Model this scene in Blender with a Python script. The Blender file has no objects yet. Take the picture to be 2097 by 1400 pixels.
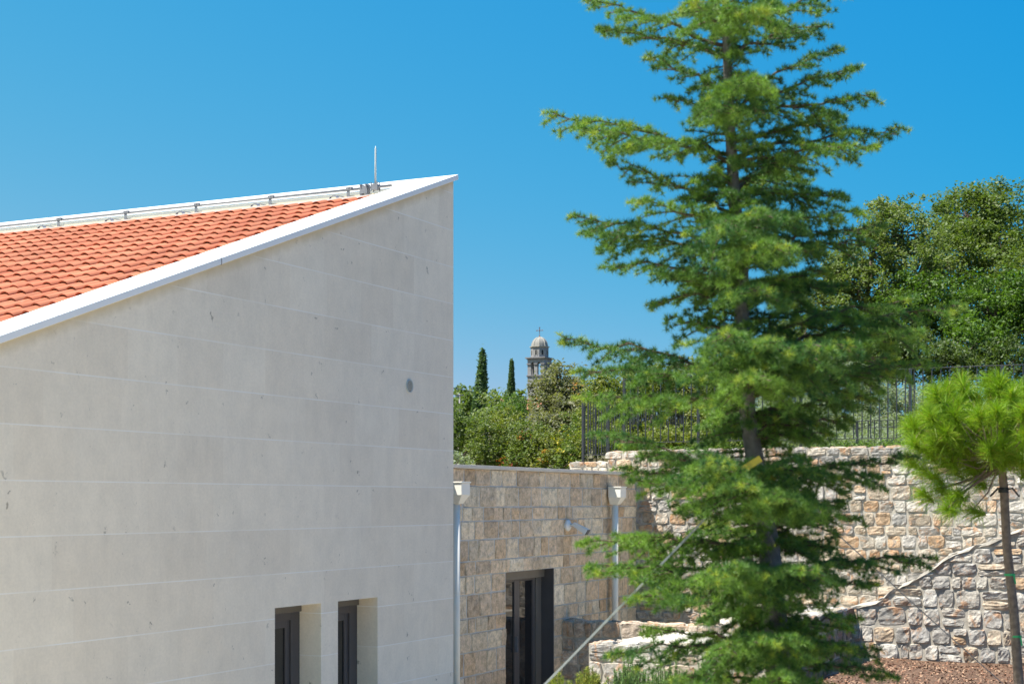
import bpy, math, random
import numpy as np
from mathutils import Vector, Matrix, noise
R = math.radians
rnd = random.Random(7)

# ------------------------------------------------------------------ camera, sky, sun, exposure
sc = bpy.context.scene
COL = sc.collection
F = 3175.0                      # focal length in photo pixels
E = 3.35                        # eye height above the courtyard floor
cam_d = bpy.data.cameras.new("Camera")
cam_d.sensor_width = 36.0
cam_d.lens = 36.0 * F / 2097.0
cam_d.shift_y = 326.0 / 2097.0
cam_d.clip_start = 0.1
cam_d.clip_end = 6000
cam_d.dof.use_dof = True
cam_d.dof.focus_distance = 21.0
cam_d.dof.aperture_fstop = 5.0
cam = bpy.data.objects.new("Camera", cam_d)
COL.objects.link(cam)
cam.location = (0, 0, E)
cam.rotation_euler = (R(90), 0, 0)
sc.camera = cam

ANG = R(63.8)                   # bearing of the long walls of the house
CA, SA = math.cos(ANG), math.sin(ANG)
C0 = np.array([-0.70, 18.5, 0.0])   # gable corner on plan


def S(x, y, z=0.0):             # house-aligned coordinates -> world
    return np.array([C0[0] + x * CA - y * SA, C0[1] + x * SA + y * CA, z])


def W(px, py, Y):               # where a point of the photo lies at a distance Y
    return np.array([(px - 1048.5) * Y / F, Y, E + (1026.0 - py) * Y / F])


Lp, Lq, Lr = 0.37, 0.36, 1.0    # sunlight travel: along -y(site), +x(site), down
sun_dir = np.array([Lp * SA + Lq * CA, -Lp * CA + Lq * SA, -Lr])
sun_dir /= np.linalg.norm(sun_dir)
to_sun = -sun_dir
elev = math.asin(to_sun[2])
azim = math.atan2(to_sun[0], to_sun[1])
sl = bpy.data.lights.new("Sun", 'SUN')
sl.energy = 5.0
sl.angle = R(0.53)
sl.color = (1.0, 0.955, 0.86)
so = bpy.data.objects.new("Sun", sl)
COL.objects.link(so)
so.rotation_euler = Vector(sun_dir).to_track_quat('-Z', 'Y').to_euler()
so.location = (-20, 0, 40)

wd = bpy.data.worlds.new("World")
sc.world = wd
wd.use_nodes = True
wn = wd.node_tree
bg = wn.nodes['Background']
sky = wn.nodes.new('ShaderNodeTexSky')
sky.sky_type = 'NISHITA'
sky.sun_disc = False
sky.sun_elevation = elev
sky.sun_rotation = azim
sky.altitude = 200
sky.air_density = 1.0
sky.dust_density = 0.4
sky.ozone_density = 3.0
EXPO = 1.1
WSTR = 0.10


def wmath(op, a, b=None, cl=False):
    n = wn.nodes.new('ShaderNodeMath')
    n.operation = op
    n.use_clamp = cl
    for i, v in enumerate((a, b)):
        if v is None: continue
        if isinstance(v, (int, float)): n.inputs[i].default_value = v
        else: wn.links.new(v, n.inputs[i])
    return n.outputs[0]


# deeper, polarised-looking blue away from the sun: each channel of the sky gets its own curve
sepc = wn.nodes.new('ShaderNodeSeparateColor')
wn.links.new(sky.outputs[0], sepc.inputs[0])
wco = wn.nodes.new('ShaderNodeTexCoord')
wsep = wn.nodes.new('ShaderNodeSeparateXYZ')
wn.links.new(wco.outputs['Generated'], wsep.inputs[0])
K = 1.0 / (WSTR * 2 ** EXPO)
fr_ = wmath('MAXIMUM', wmath('MINIMUM', wmath('SUBTRACT', 1.0, wmath('MULTIPLY', wsep.outputs[0], 1.9)), 2.0), 0.35)
fg_ = wmath('SUBTRACT', 1.0, wmath('MULTIPLY', wsep.outputs[0], 0.30))
r_ = wmath('MINIMUM', wmath('MULTIPLY', wmath('MULTIPLY', wmath('POWER', wmath('DIVIDE', sepc.outputs[0], 1.63), 2.1), 0.042 * K), fr_), 0.75 * K)
g_ = wmath('MULTIPLY', wmath('MULTIPLY', wmath('POWER', wmath('DIVIDE', sepc.outputs[1], 2.68), 0.52), 0.366 * K), fg_)
b_ = wmath('MULTIPLY', wmath('POWER', wmath('DIVIDE', sepc.outputs[2], 4.58), 0.12), 0.735 * K)
cmbc = wn.nodes.new('ShaderNodeCombineColor')
for i_, v_ in enumerate((r_, g_, b_)):
    wn.links.new(v_, cmbc.inputs[i_])
wn.links.new(cmbc.outputs[0], bg.inputs['Color'])
bg.inputs['Strength'].default_value = WSTR
sc.view_settings.view_transform = 'Standard'
sc.view_settings.look = 'None'
sc.view_settings.exposure = EXPO
sc.view_settings.gamma = 1.0


# ------------------------------------------------------------------ materials
def new_mat(name):
    m = bpy.data.materials.new(name)
    m.use_nodes = True
    nt = m.node_tree
    return m, nt, nt.nodes['Principled BSDF']


def nd(nt, t, **kw):
    n = nt.nodes.new(t)
    for k, v in kw.items():
        if k.startswith('i_'):
            n.inputs[k[2:].replace('_', ' ')].default_value = v
        else:
            setattr(n, k, v)
    return n


def math_n(nt, op, a, b=None, c=None, clamp=False):
    n = nt.nodes.new('ShaderNodeMath')
    n.operation = op
    n.use_clamp = clamp
    for i, v in enumerate((a, b, c)):
        if v is None:
            continue
        if isinstance(v, (int, float)):
            n.inputs[i].default_value = v
        else:
            nt.links.new(v, n.inputs[i])
    return n.outputs[0]


def mix(nt, fac, a, b, mode='MIX'):
    n = nt.nodes.new('ShaderNodeMixRGB')
    n.blend_type = mode
    for i, v in enumerate((fac, a, b)):
        if isinstance(v, (int, float)):
            n.inputs[i].default_value = v
        elif isinstance(v, tuple):
            n.inputs[i].default_value = (v[0], v[1], v[2], 1)
        else:
            nt.links.new(v, n.inputs[i])
    return n.outputs[0]


def objco(nt):
    return nt.nodes.new('ShaderNodeTexCoord').outputs['Object']


def noise_n(nt, co, scale, detail=4, rough=0.55, out='Fac', dist=0.0):
    n = nt.nodes.new('ShaderNodeTexNoise')
    n.inputs['Scale'].default_value = scale
    n.inputs['Detail'].default_value = detail
    n.inputs['Roughness'].default_value = rough
    n.inputs['Distortion'].default_value = dist
    nt.links.new(co, n.inputs['Vector'])
    return n.outputs[out]


def ramp(nt, fac, stops):
    n = nt.nodes.new('ShaderNodeValToRGB')
    e = n.color_ramp.elements
    while len(e) < len(stops):
        e.new(0.5)
    for i, (p, c) in enumerate(stops):
        e[i].position = p
        e[i].color = (c[0], c[1], c[2], 1) if isinstance(c, tuple) else (c, c, c, 1)
    nt.links.new(fac, n.inputs[0])
    return n.outputs[0]


def bump(nt, b, h, strength=0.5, dist=0.01):
    n = nt.nodes.new('ShaderNodeBump')
    n.inputs['Strength'].default_value = strength
    n.inputs['Distance'].default_value = dist
    nt.links.new(h, n.inputs['Height'])
    nt.links.new(n.outputs[0], b.inputs['Normal'])


def simple(name, col, rough=0.5, metal=0.0, var=0.12, scale=6.0, bs=0.0):
    m, nt, b = new_mat(name)
    co = objco(nt)
    f = noise_n(nt, co, scale, 5)
    k = ramp(nt, f, [(0.3, 1 - var), (0.7, 1 + var)])
    nt.links.new(mix(nt, 1.0, col, k, 'MULTIPLY'), b.inputs['Base Color'])
    b.inputs['Roughness'].default_value = rough
    b.inputs['Metallic'].default_value = metal
    if bs:
        bump(nt, b, noise_n(nt, co, scale * 8, 4), bs, 0.004)
    return m


def mat_attr(name, rough=0.6, transl=0.0, spec=0.3, bs=0.0):
    """colour carried by each leaf / tile, with gentle variation"""
    m, nt, b = new_mat(name)
    at = nd(nt, 'ShaderNodeAttribute', attribute_name='c')
    b.inputs['Roughness'].default_value = rough
    b.inputs['Specular IOR Level'].default_value = spec
    nt.links.new(at.outputs['Color'], b.inputs['Base Color'])
    if transl:
        tr = nt.nodes.new('ShaderNodeBsdfTranslucent')
        c2 = mix(nt, 1.0, at.outputs['Color'], (1.25, 1.35, 0.5), 'MULTIPLY')
        nt.links.new(c2, tr.inputs['Color'])
        ms = nt.nodes.new('ShaderNodeMixShader')
        ms.inputs[0].default_value = transl
        nt.links.new(b.outputs[0], ms.inputs[1])
        nt.links.new(tr.outputs[0], ms.inputs[2])
        nt.links.new(ms.outputs[0], nt.nodes['Material Output'].inputs['Surface'])
    return m


def mat_stone(name, mortar=False):
    m, nt, b = new_mat(name)
    at = nd(nt, 'ShaderNodeAttribute', attribute_name='c')
    co = objco(nt)
    n1 = noise_n(nt, co, 9, 6, 0.65)
    n2 = noise_n(nt, co, 34, 5, 0.7)
    c = mix(nt, 1.0, at.outputs['Color'], ramp(nt, n1, [(0.3, 0.62), (0.52, 1.0), (0.75, 1.28)]), 'MULTIPLY')
    c = mix(nt, 1.0, c, ramp(nt, n2, [(0.3, 0.72), (0.6, 1.1)]), 'MULTIPLY')
    nt.links.new(c, b.inputs['Base Color'])
    b.inputs['Roughness'].default_value = 0.92
    b.inputs['Specular IOR Level'].default_value = 0.15
    h = math_n(nt, 'ADD', noise_n(nt, co, 22, 8, 0.7), math_n(nt, 'MULTIPLY', noise_n(nt, co, 90, 4, 0.7), 0.4))
    bump(nt, b, h, 0.9, 0.02)
    return m


def mat_rubble(name, rust=True):
    m, nt, b = new_mat(name)
    at = nd(nt, 'ShaderNodeAttribute', attribute_name='c')
    co = objco(nt)
    n1 = noise_n(nt, co, 8, 6, 0.65, dist=0.4)
    n2 = noise_n(nt, co, 40, 5, 0.7)
    c = mix(nt, 1.0, at.outputs['Color'], ramp(nt, n1, [(0.32, 0.6), (0.5, 1.0), (0.7, 1.3)]), 'MULTIPLY')
    if rust:
        r = noise_n(nt, co, 4.2, 5, 0.7, dist=0.7)
        rf = ramp(nt, r, [(0.53, 0.0), (0.63, 0.75)])
        c = mix(nt, rf, c, (0.46, 0.245, 0.125))
        g = noise_n(nt, co, 7.1, 6, 0.75, dist=0.5)
        c = mix(nt, ramp(nt, g, [(0.56, 0.0), (0.66, 0.8)]), c, (0.20, 0.20, 0.195))
    c = mix(nt, 1.0, c, ramp(nt, n2, [(0.3, 0.65), (0.6, 1.1)]), 'MULTIPLY')
    nt.links.new(c, b.inputs['Base Color'])
    b.inputs['Roughness'].default_value = 0.95
    b.inputs['Specular IOR Level'].default_value = 0.1
    h = math_n(nt, 'ADD', noise_n(nt, co, 16, 8, 0.72), math_n(nt, 'MULTIPLY', noise_n(nt, co, 70, 4, 0.7), 0.35))
    bump(nt, b, h, 0.7, 0.018)
    return m


def mat_gable():
    m, nt, b = new_mat("smooth_limestone_cladding")
    co = objco(nt)
    sep = nt.nodes.new('ShaderNodeSeparateXYZ')
    nt.links.new(co, sep.inputs[0])
    x, y, z = sep.outputs
    zz = math_n(nt, 'SUBTRACT', z, E + 0.163 - 20 * 0.4376)
    cb = nt.nodes.new('ShaderNodeCombineXYZ')
    nt.links.new(math_n(nt, 'ADD', x, 40.0), cb.inputs[0])
    nt.links.new(zz, cb.inputs[1])
    br = nt.nodes.new('ShaderNodeTexBrick')
    br.offset = 0.37
    br.offset_frequency = 3
    br.squash = 0.72
    br.squash_frequency = 2
    br.inputs['Scale'].default_value = 1.0
    br.inputs['Mortar Size'].default_value = 0.0
    br.inputs['Brick Width'].default_value = 0.93
    br.inputs['Row Height'].default_value = 0.4376
    br.inputs['Color1'].default_value = (0.755, 0.665, 0.535, 1)
    br.inputs['Color2'].default_value = (0.82, 0.735, 0.60, 1)
    nt.links.new(cb.outputs[0], br.inputs['Vector'])
    c = br.outputs['Color']
    mp = nt.nodes.new('ShaderNodeMapping')
    mp.inputs['Scale'].default_value = (1.0, 1.0, 0.75)
    nt.links.new(co, mp.inputs[0])
    n0 = noise_n(nt, co, 0.55, 4, 0.6)
    c = mix(nt, 1.0, c, ramp(nt, n0, [(0.35, (0.96, 0.965, 0.97)), (0.65, (1.05, 1.04, 1.02))]), 'MULTIPLY')
    n1 = noise_n(nt, mp.outputs[0], 4.5, 7, 0.68)
    c = mix(nt, 1.0, c, ramp(nt, n1, [(0.35, 0.955), (0.6, 1.04)]), 'MULTIPLY')
    n2 = noise_n(nt, co, 38, 4, 0.6)
    c = mix(nt, 1.0, c, ramp(nt, n2, [(0.3, 0.95), (0.7, 1.04)]), 'MULTIPLY')
    # fossil marks
    vo = nt.nodes.new('ShaderNodeTexVoronoi')
    vo.inputs['Scale'].default_value = 4.6
    wob = nt.nodes.new('ShaderNodeVectorMath')
    wob.operation = 'ADD'
    nn = noise_n(nt, co, 11, 3, 0.6, out='Color')
    sc3 = nt.nodes.new('ShaderNodeVectorMath')
    sc3.operation = 'SCALE'
    sc3.inputs['Scale'].default_value = 0.22
    nt.links.new(nn, sc3.inputs[0])
    nt.links.new(mp.outputs[0], wob.inputs[0])
    nt.links.new(sc3.outputs[0], wob.inputs[1])
    nt.links.new(wob.outputs[0], vo.inputs['Vector'])
    spot = ramp(nt, vo.outputs['Distance'], [(0.055, 1.0), (0.10, 0.0)])
    gate = ramp(nt, noise_n(nt, co, 1.7, 3, 0.6), [(0.38, 0.0), (0.55, 0.8)])
    c = mix(nt, math_n(nt, 'MULTIPLY', spot, gate), c, (0.32, 0.275, 0.21))
    vo2 = nt.nodes.new('ShaderNodeTexVoronoi')
    vo2.inputs['Scale'].default_value = 13.0
    nt.links.new(wob.outputs[0], vo2.inputs['Vector'])
    pit = ramp(nt, vo2.outputs['Distance'], [(0.05, 1.0), (0.12, 0.0)])
    gate2 = ramp(nt, noise_n(nt, co, 2.6, 4, 0.7), [(0.48, 0.0), (0.60, 0.6)])
    c = mix(nt, math_n(nt, 'MULTIPLY', pit, gate2), c, (0.40, 0.36, 0.29))
    mp2 = nt.nodes.new('ShaderNodeMapping')
    mp2.inputs['Scale'].default_value = (3.0, 3.0, 0.5)
    nt.links.new(co, mp2.inputs[0])
    c = mix(nt, 1.0, c, ramp(nt, noise_n(nt, mp2.outputs[0], 3.0, 5, 0.6), [(0.4, 0.988), (0.6, 1.01)]), 'MULTIPLY')
    # horizontal joints
    t = math_n(nt, 'FRACT', math_n(nt, 'DIVIDE', zz, 0.4376))
    d = math_n(nt, 'ABSOLUTE', math_n(nt, 'SUBTRACT', t, 0.5))
    j = math_n(nt, 'GREATER_THAN', d, 0.4875)
    jn = ramp(nt, noise_n(nt, co, 1.1, 3), [(0.35, 0.35), (0.6, 0.9)])
    c = mix(nt, math_n(nt, 'MULTIPLY', j, jn), c, (0.88, 0.835, 0.765))
    # ochre run-off under the verge
    dv = math_n(nt, 'SUBTRACT', math_n(nt, 'ADD', math_n(nt, 'MULTIPLY', x, 0.355), E + 3.81), z)
    dv = math_n(nt, 'ADD', dv, math_n(nt, 'MULTIPLY', noise_n(nt, co, 6, 4), 0.12))
    oc = ramp(nt, dv, [(0.07, 0.75), (0.17, 0.0)])
    c = mix(nt, oc, c, (0.53, 0.44, 0.28))
    nt.links.new(c, b.inputs['Base Color'])
    b.inputs['Roughness'].default_value = 0.75
    b.inputs['Specular IOR Level'].default_value = 0.25
    hj = math_n(nt, 'SUBTRACT', math_n(nt, 'MULTIPLY', n2, 0.12), math_n(nt, 'MULTIPLY', j, 0.3))
    bump(nt, b, hj, 0.35, 0.01)
    return m


M_GABLE = mat_gable()
M_ASHLAR = mat_stone("split_face_limestone")
M_RUBBLE = mat_rubble("rubble_stone")
M_MORTAR_GREY = simple("grey_mortar", (0.50, 0.48, 0.45), 0.95, 0, 0.15, 14, 0.5)
M_MORTAR_PALE = simple("pale_lime_mortar", (0.40, 0.365, 0.31), 0.95, 0, 0.25, 12, 0.8)
M_COPING = simple("white_coping_metal", (0.80, 0.80, 0.79), 0.45, 0, 0.02, 1.5)
M_FLASH = simple("pale_flashing", (0.62, 0.62, 0.60), 0.6, 0, 0.04, 3)
M_TILE = mat_attr("terracotta", 0.75, 0, 0.25)
def mat_terracotta():
    m, nt, b = new_mat("weathered_terracotta")
    at = nd(nt, 'ShaderNodeAttribute', attribute_name='c')
    co = objco(nt)
    c = mix(nt, 1.0, at.outputs['Color'], ramp(nt, noise_n(nt, co, 1.3, 5, 0.65), [(0.35, 0.90), (0.65, 1.07)]), 'MULTIPLY')
    c = mix(nt, 1.0, c, ramp(nt, noise_n(nt, co, 14, 5, 0.7), [(0.3, 0.88), (0.65, 1.06)]), 'MULTIPLY')
    c = mix(nt, ramp(nt, noise_n(nt, co, 7.5, 6, 0.75), [(0.64, 0.0), (0.74, 0.35)]), c, (0.62, 0.40, 0.30))
    nt.links.new(c, b.inputs['Base Color'])
    b.inputs['Roughness'].default_value = 0.8
    b.inputs['Specular IOR Level'].default_value = 0.2
    bump(nt, b, noise_n(nt, co, 60, 4), 0.2, 0.004)
    return m


M_TERRA = mat_terracotta()
M_GALV = simple("galvanised_steel", (0.20, 0.20, 0.215), 0.45, 0.2, 0.12, 30)
M_ROD = simple("pale_plastic_rod", (0.42, 0.47, 0.47), 0.5, 0.0, 0.08, 20)
M_PIPE = simple("cream_painted_pipe", (0.82, 0.78, 0.69), 0.45, 0.0, 0.04, 4)
M_FRAME = simple("anthracite_aluminium", (0.075, 0.07, 0.072), 0.42, 0.0, 0.08, 5)
M_FRAME2 = simple("bronze_aluminium", (0.13, 0.12, 0.105), 0.42, 0.0, 0.08, 5)
M_IRON = simple("dark_grey_iron", (0.028, 0.031, 0.037), 0.35, 0.0, 0.15, 10)
M_CAPST = simple("pale_stone_slab", (0.60, 0.54, 0.46), 0.85, 0, 0.10, 5, 0.3)
M_SLAB = simple("rough_pale_slab", (0.54, 0.50, 0.44), 0.9, 0, 0.16, 5, 0.8)
M_WHITE = simple("white_plastic", (0.72, 0.72, 0.70), 0.4, 0, 0.03, 8)
M_GREY = simple("grey_plastic", (0.10, 0.10, 0.10), 0.5)
M_TOWER = simple("tower_stone", (0.255, 0.245, 0.245), 0.9, 0, 0.22, 1.2, 0.5)
M_TOWERD = simple("tower_trim_stone", (0.20, 0.19, 0.195), 0.9, 0, 0.2, 1.5)
M_DOME = simple("dome_stone", (0.235, 0.225, 0.205), 0.9, 0, 0.15, 1.0)
M_RIB = simple("dome_rib_stone", (0.36, 0.335, 0.29), 0.9, 0, 0.1, 1.0)
M_RUST = simple("rusty_iron", (0.16, 0.07, 0.045), 0.8, 0.2, 0.3, 3)
M_DARK = simple("dark_opening_panel", (0.03, 0.03, 0.033), 0.9)
M_BARK = simple("grey_bark", (0.135, 0.128, 0.122), 0.95, 0, 0.35, 28, 0.9)
M_BARK2 = simple("pine_bark", (0.19, 0.145, 0.115), 0.95, 0, 0.35, 35, 0.9)
M_TWIG = simple("brown_twig", (0.085, 0.062, 0.045), 0.95, 0, 0.3, 20)
M_LEAF = mat_attr("leaf", 0.55, 0.40, 0.35)
M_NEEDLE = mat_attr("needle", 0.5, 0.28, 0.3)
M_PINEN = mat_attr("pine_needle", 0.45, 0.36, 0.35)
M_YELLOW = simple("yellow_webbing", (0.75, 0.50, 0.04), 0.6, 0, 0.1, 40)
M_ROPE = simple("grey_webbing", (0.30, 0.325, 0.315), 0.6, 0, 0.1, 60)
M_GREENP = simple("green_plastic_tie", (0.02, 0.36, 0.12), 0.5)
M_BLACKR = simple("black_rubber", (0.02, 0.02, 0.02), 0.6)
M_ROOM = simple("dim_room", (0.10, 0.10, 0.10), 0.9)


def mat_glass():
    m, nt, b = new_mat("dark_window_glass")
    co = objco(nt)
    b.inputs['Base Color'].default_value = (0.012, 0.012, 0.014, 1)
    b.inputs['Roughness'].default_value = 0.03
    b.inputs['Specular IOR Level'].default_value = 0.8
    bump(nt, b, noise_n(nt, co, 1.5, 2), 0.02, 0.02)
    return m


M_GLASS = mat_glass()


def mat_soil():
    m, nt, b = new_mat("bark_mulch")
    co = objco(nt)
    a = noise_n(nt, co, 16, 8, 0.75)
    c = ramp(nt, a, [(0.3, (0.045, 0.026, 0.017)), (0.5, (0.165, 0.092, 0.056)), (0.72, (0.29, 0.185, 0.12))])
    nt.links.new(c, b.inputs['Base Color'])
    b.inputs['Roughness'].default_value = 1.0
    bump(nt, b, a, 1.0, 0.06)
    return m


def mat_ground(name, c1, c2, s=0.5):
    m, nt, b = new_mat(name)
    co = objco(nt)
    a = noise_n(nt, co, s, 8, 0.7)
    nt.links.new(ramp(nt, a, [(0.35, c1), (0.65, c2)]), b.inputs['Base Color'])
    b.inputs['Roughness'].default_value = 1.0
    bump(nt, b, a, 0.6, 0.05)
    return m


M_SOIL = mat_soil()
M_GRASS = mat_ground("scrubby_ground", (0.07, 0.075, 0.03), (0.16, 0.13, 0.07))
M_PAVE = mat_ground("stone_paving", (0.76, 0.67, 0.50), (0.82, 0.73, 0.56), 2.0)


# ------------------------------------------------------------------ mesh helpers
def things_matrix(loc, rz):
    return Matrix.Translation(Vector([float(v) for v in loc])) @ Matrix.Rotation(rz, 4, 'Z')


MATS = {}


def tag(o, label=None, cat=None, group=None, kind=None):
    if label: o['label'] = label
    if cat: o['category'] = cat
    if group: o['group'] = group
    if kind: o['kind'] = kind
    return o


def thing(name, label, cat, loc, rz=0.0, group=None):
    o = bpy.data.objects.new(name, None)
    o.empty_display_size = 0.2
    COL.objects.link(o)
    o.location = [float(v) for v in loc]
    o.rotation_euler = (0, 0, rz)
    MATS[o] = things_matrix(loc, rz)
    return tag(o, label, cat, group)


class MB:
    def __init__(self, frame='S'):
        self.v = []
        self.f = []
        self.c = []
        self.frame = frame
        self.col = None

    def add(self, vs, fs, col=None):
        n = len(self.v)
        self.v.extend([tuple(map(float, p)) for p in vs])
        for f in fs:
            self.f.append(tuple(i + n for i in f))
            self.c.append(col or self.col or (1, 1, 1))
        return self

    def box(self, x0, x1, y0, y1, z0, z1, col=None):
        vs = [(x, y, z) for z in (z0, z1) for y in (y0, y1) for x in (x0, x1)]
        fs = [(0, 2, 3, 1), (4, 5, 7, 6), (0, 1, 5, 4), (2, 6, 7, 3), (0, 4, 6, 2), (1, 3, 7, 5)]
        return self.add(vs, fs, col)

    def prism(self, pts, d, col=None):
        """pts: planar polygon (3-D points), d: extrusion vector"""
        n = len(pts)
        p2 = [tuple(np.array(p) + np.array(d)) for p in pts]
        fs = [tuple(range(n))[::-1], tuple(range(n, 2 * n))]
        for i in range(n):
            j = (i + 1) % n
            fs.append((i, j, n + j, n + i))
        return self.add(list(pts) + p2, fs, col)

    def tube(self, path, rad, n=8, col=None, caps=True):
        path = [np.array(p, float) for p in path]
        if not hasattr(rad, '__len__'):
            rad = [rad] * len(path)
        vs = []
        prev = None
        for i, p in enumerate(path):
            a = path[max(i - 1, 0)]
            b = path[min(i + 1, len(path) - 1)]
            t = b - a
            t /= (np.linalg.norm(t) + 1e-9)
            if prev is None:
                u = np.cross(t, (0, 0, 1) if abs(t[2]) < 0.9 else (1, 0, 0))
            else:
                u = prev - t * np.dot(prev, t)
            u /= (np.linalg.norm(u) + 1e-9)
            prev = u
            w = np.cross(t, u)
            for k in range(n):
                an = 2 * math.pi * k / n
                vs.append(p + rad[i] * (u * math.cos(an) + w * math.sin(an)))
        fs = []
        for i in range(len(path) - 1):
            for k in range(n):
                a = i * n + k
                b = i * n + (k + 1) % n
                fs.append((a, b, b + n, a + n))
        if caps:
            fs.append(tuple(range(n))[::-1])
            fs.append(tuple(range((len(path) - 1) * n, len(path) * n)))
        return self.add(vs, fs, col)

    def build(self, name, mat, parent=None, origin=(0, 0, 0), smooth=False, bevel=0.0):
        v = np.array(self.v)
        o = mk(name, v, self.f, mat, parent, self.frame, np.array(self.c), smooth, origin)
        if bevel:
            b = o.modifiers.new('edge', 'BEVEL')
            b.width = bevel
            b.segments = 2
            b.limit_method = 'ANGLE'
            b.angle_limit = R(35)
        return o


def mk(name, v, faces, mat, parent=None, frame='W', cols=None, smooth=False, origin=(0, 0, 0)):
    v = np.asarray(v, float)
    if frame == 'S':
        w = np.empty_like(v)
        w[:, 0] = C0[0] + v[:, 0] * CA - v[:, 1] * SA
        w[:, 1] = C0[1] + v[:, 0] * SA + v[:, 1] * CA
        w[:, 2] = v[:, 2]
        if parent is None:
            o3 = S(*origin)
    else:
        w = v
        o3 = origin
    if parent is not None:
        M = MATS[parent]
    else:
        M = things_matrix(o3, ANG if frame == 'S' else 0.0)
    Mi = np.array(M.inverted())
    l = w @ Mi[:3, :3].T + Mi[:3, 3]
    me = bpy.data.meshes.new(name)
    if isinstance(faces, np.ndarray):
        k = faces.shape[1]
        nf = len(faces)
        me.vertices.add(len(l))
        me.vertices.foreach_set('co', l.astype(np.float32).ravel())
        me.loops.add(nf * k)
        me.loops.foreach_set('vertex_index', faces.astype(np.int32).ravel())
        me.polygons.add(nf)
        me.polygons.foreach_set('loop_start', np.arange(0, nf * k, k, dtype=np.int32))
        me.polygons.foreach_set('loop_total', np.full(nf, k, dtype=np.int32))
        me.update(calc_edges=True)
    else:
        me.from_pydata([tuple(p) for p in l], [], faces)
        me.update()
    if cols is not None and len(cols) == len(me.polygons):
        at = me.attributes.new('c', 'FLOAT_COLOR', 'FACE')
        c4 = np.ones((len(cols), 4), np.float32)
        c4[:, :3] = cols
        at.data.foreach_set('color', c4.ravel())
    me.materials.append(mat)
    if smooth:
        me.polygons.foreach_set('use_smooth', np.ones(len(me.polygons), bool))
    o = bpy.data.objects.new(name, me)
    COL.objects.link(o)
    if parent is not None:
        o.parent = parent
        MATS[o] = MATS[parent]
    else:
        o.location = M.to_translation()
        o.rotation_euler = (0, 0, ANG if frame == 'S' else 0.0)
        MATS[o] = M
    return o


# ------------------------------------------------------------------ stonework
RUB = [(0.465, 0.428, 0.372), (0.428, 0.395, 0.353), (0.391, 0.367, 0.335), (0.484, 0.432, 0.363), (0.344, 0.321, 0.293), (0.446, 0.409, 0.358),
       (0.474, 0.391, 0.298), (0.474, 0.363, 0.260), (0.456, 0.321, 0.209), (0.502, 0.460, 0.400), (0.465, 0.409, 0.335), (0.446, 0.372, 0.288)]
ASH = [(0.714, 0.550, 0.378), (0.745, 0.600, 0.423), (0.673, 0.510, 0.347), (0.775, 0.640, 0.459), (0.694, 0.550, 0.387),
       (0.745, 0.565, 0.378), (0.632, 0.475, 0.320), (0.796, 0.670, 0.491), (0.714, 0.575, 0.405), (0.653, 0.470, 0.297)]
WALLC = [(0.49, 0.46, 0.415), (0.44, 0.415, 0.38), (0.52, 0.48, 0.43), (0.38, 0.36, 0.335), (0.47, 0.40, 0.32)]


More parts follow.
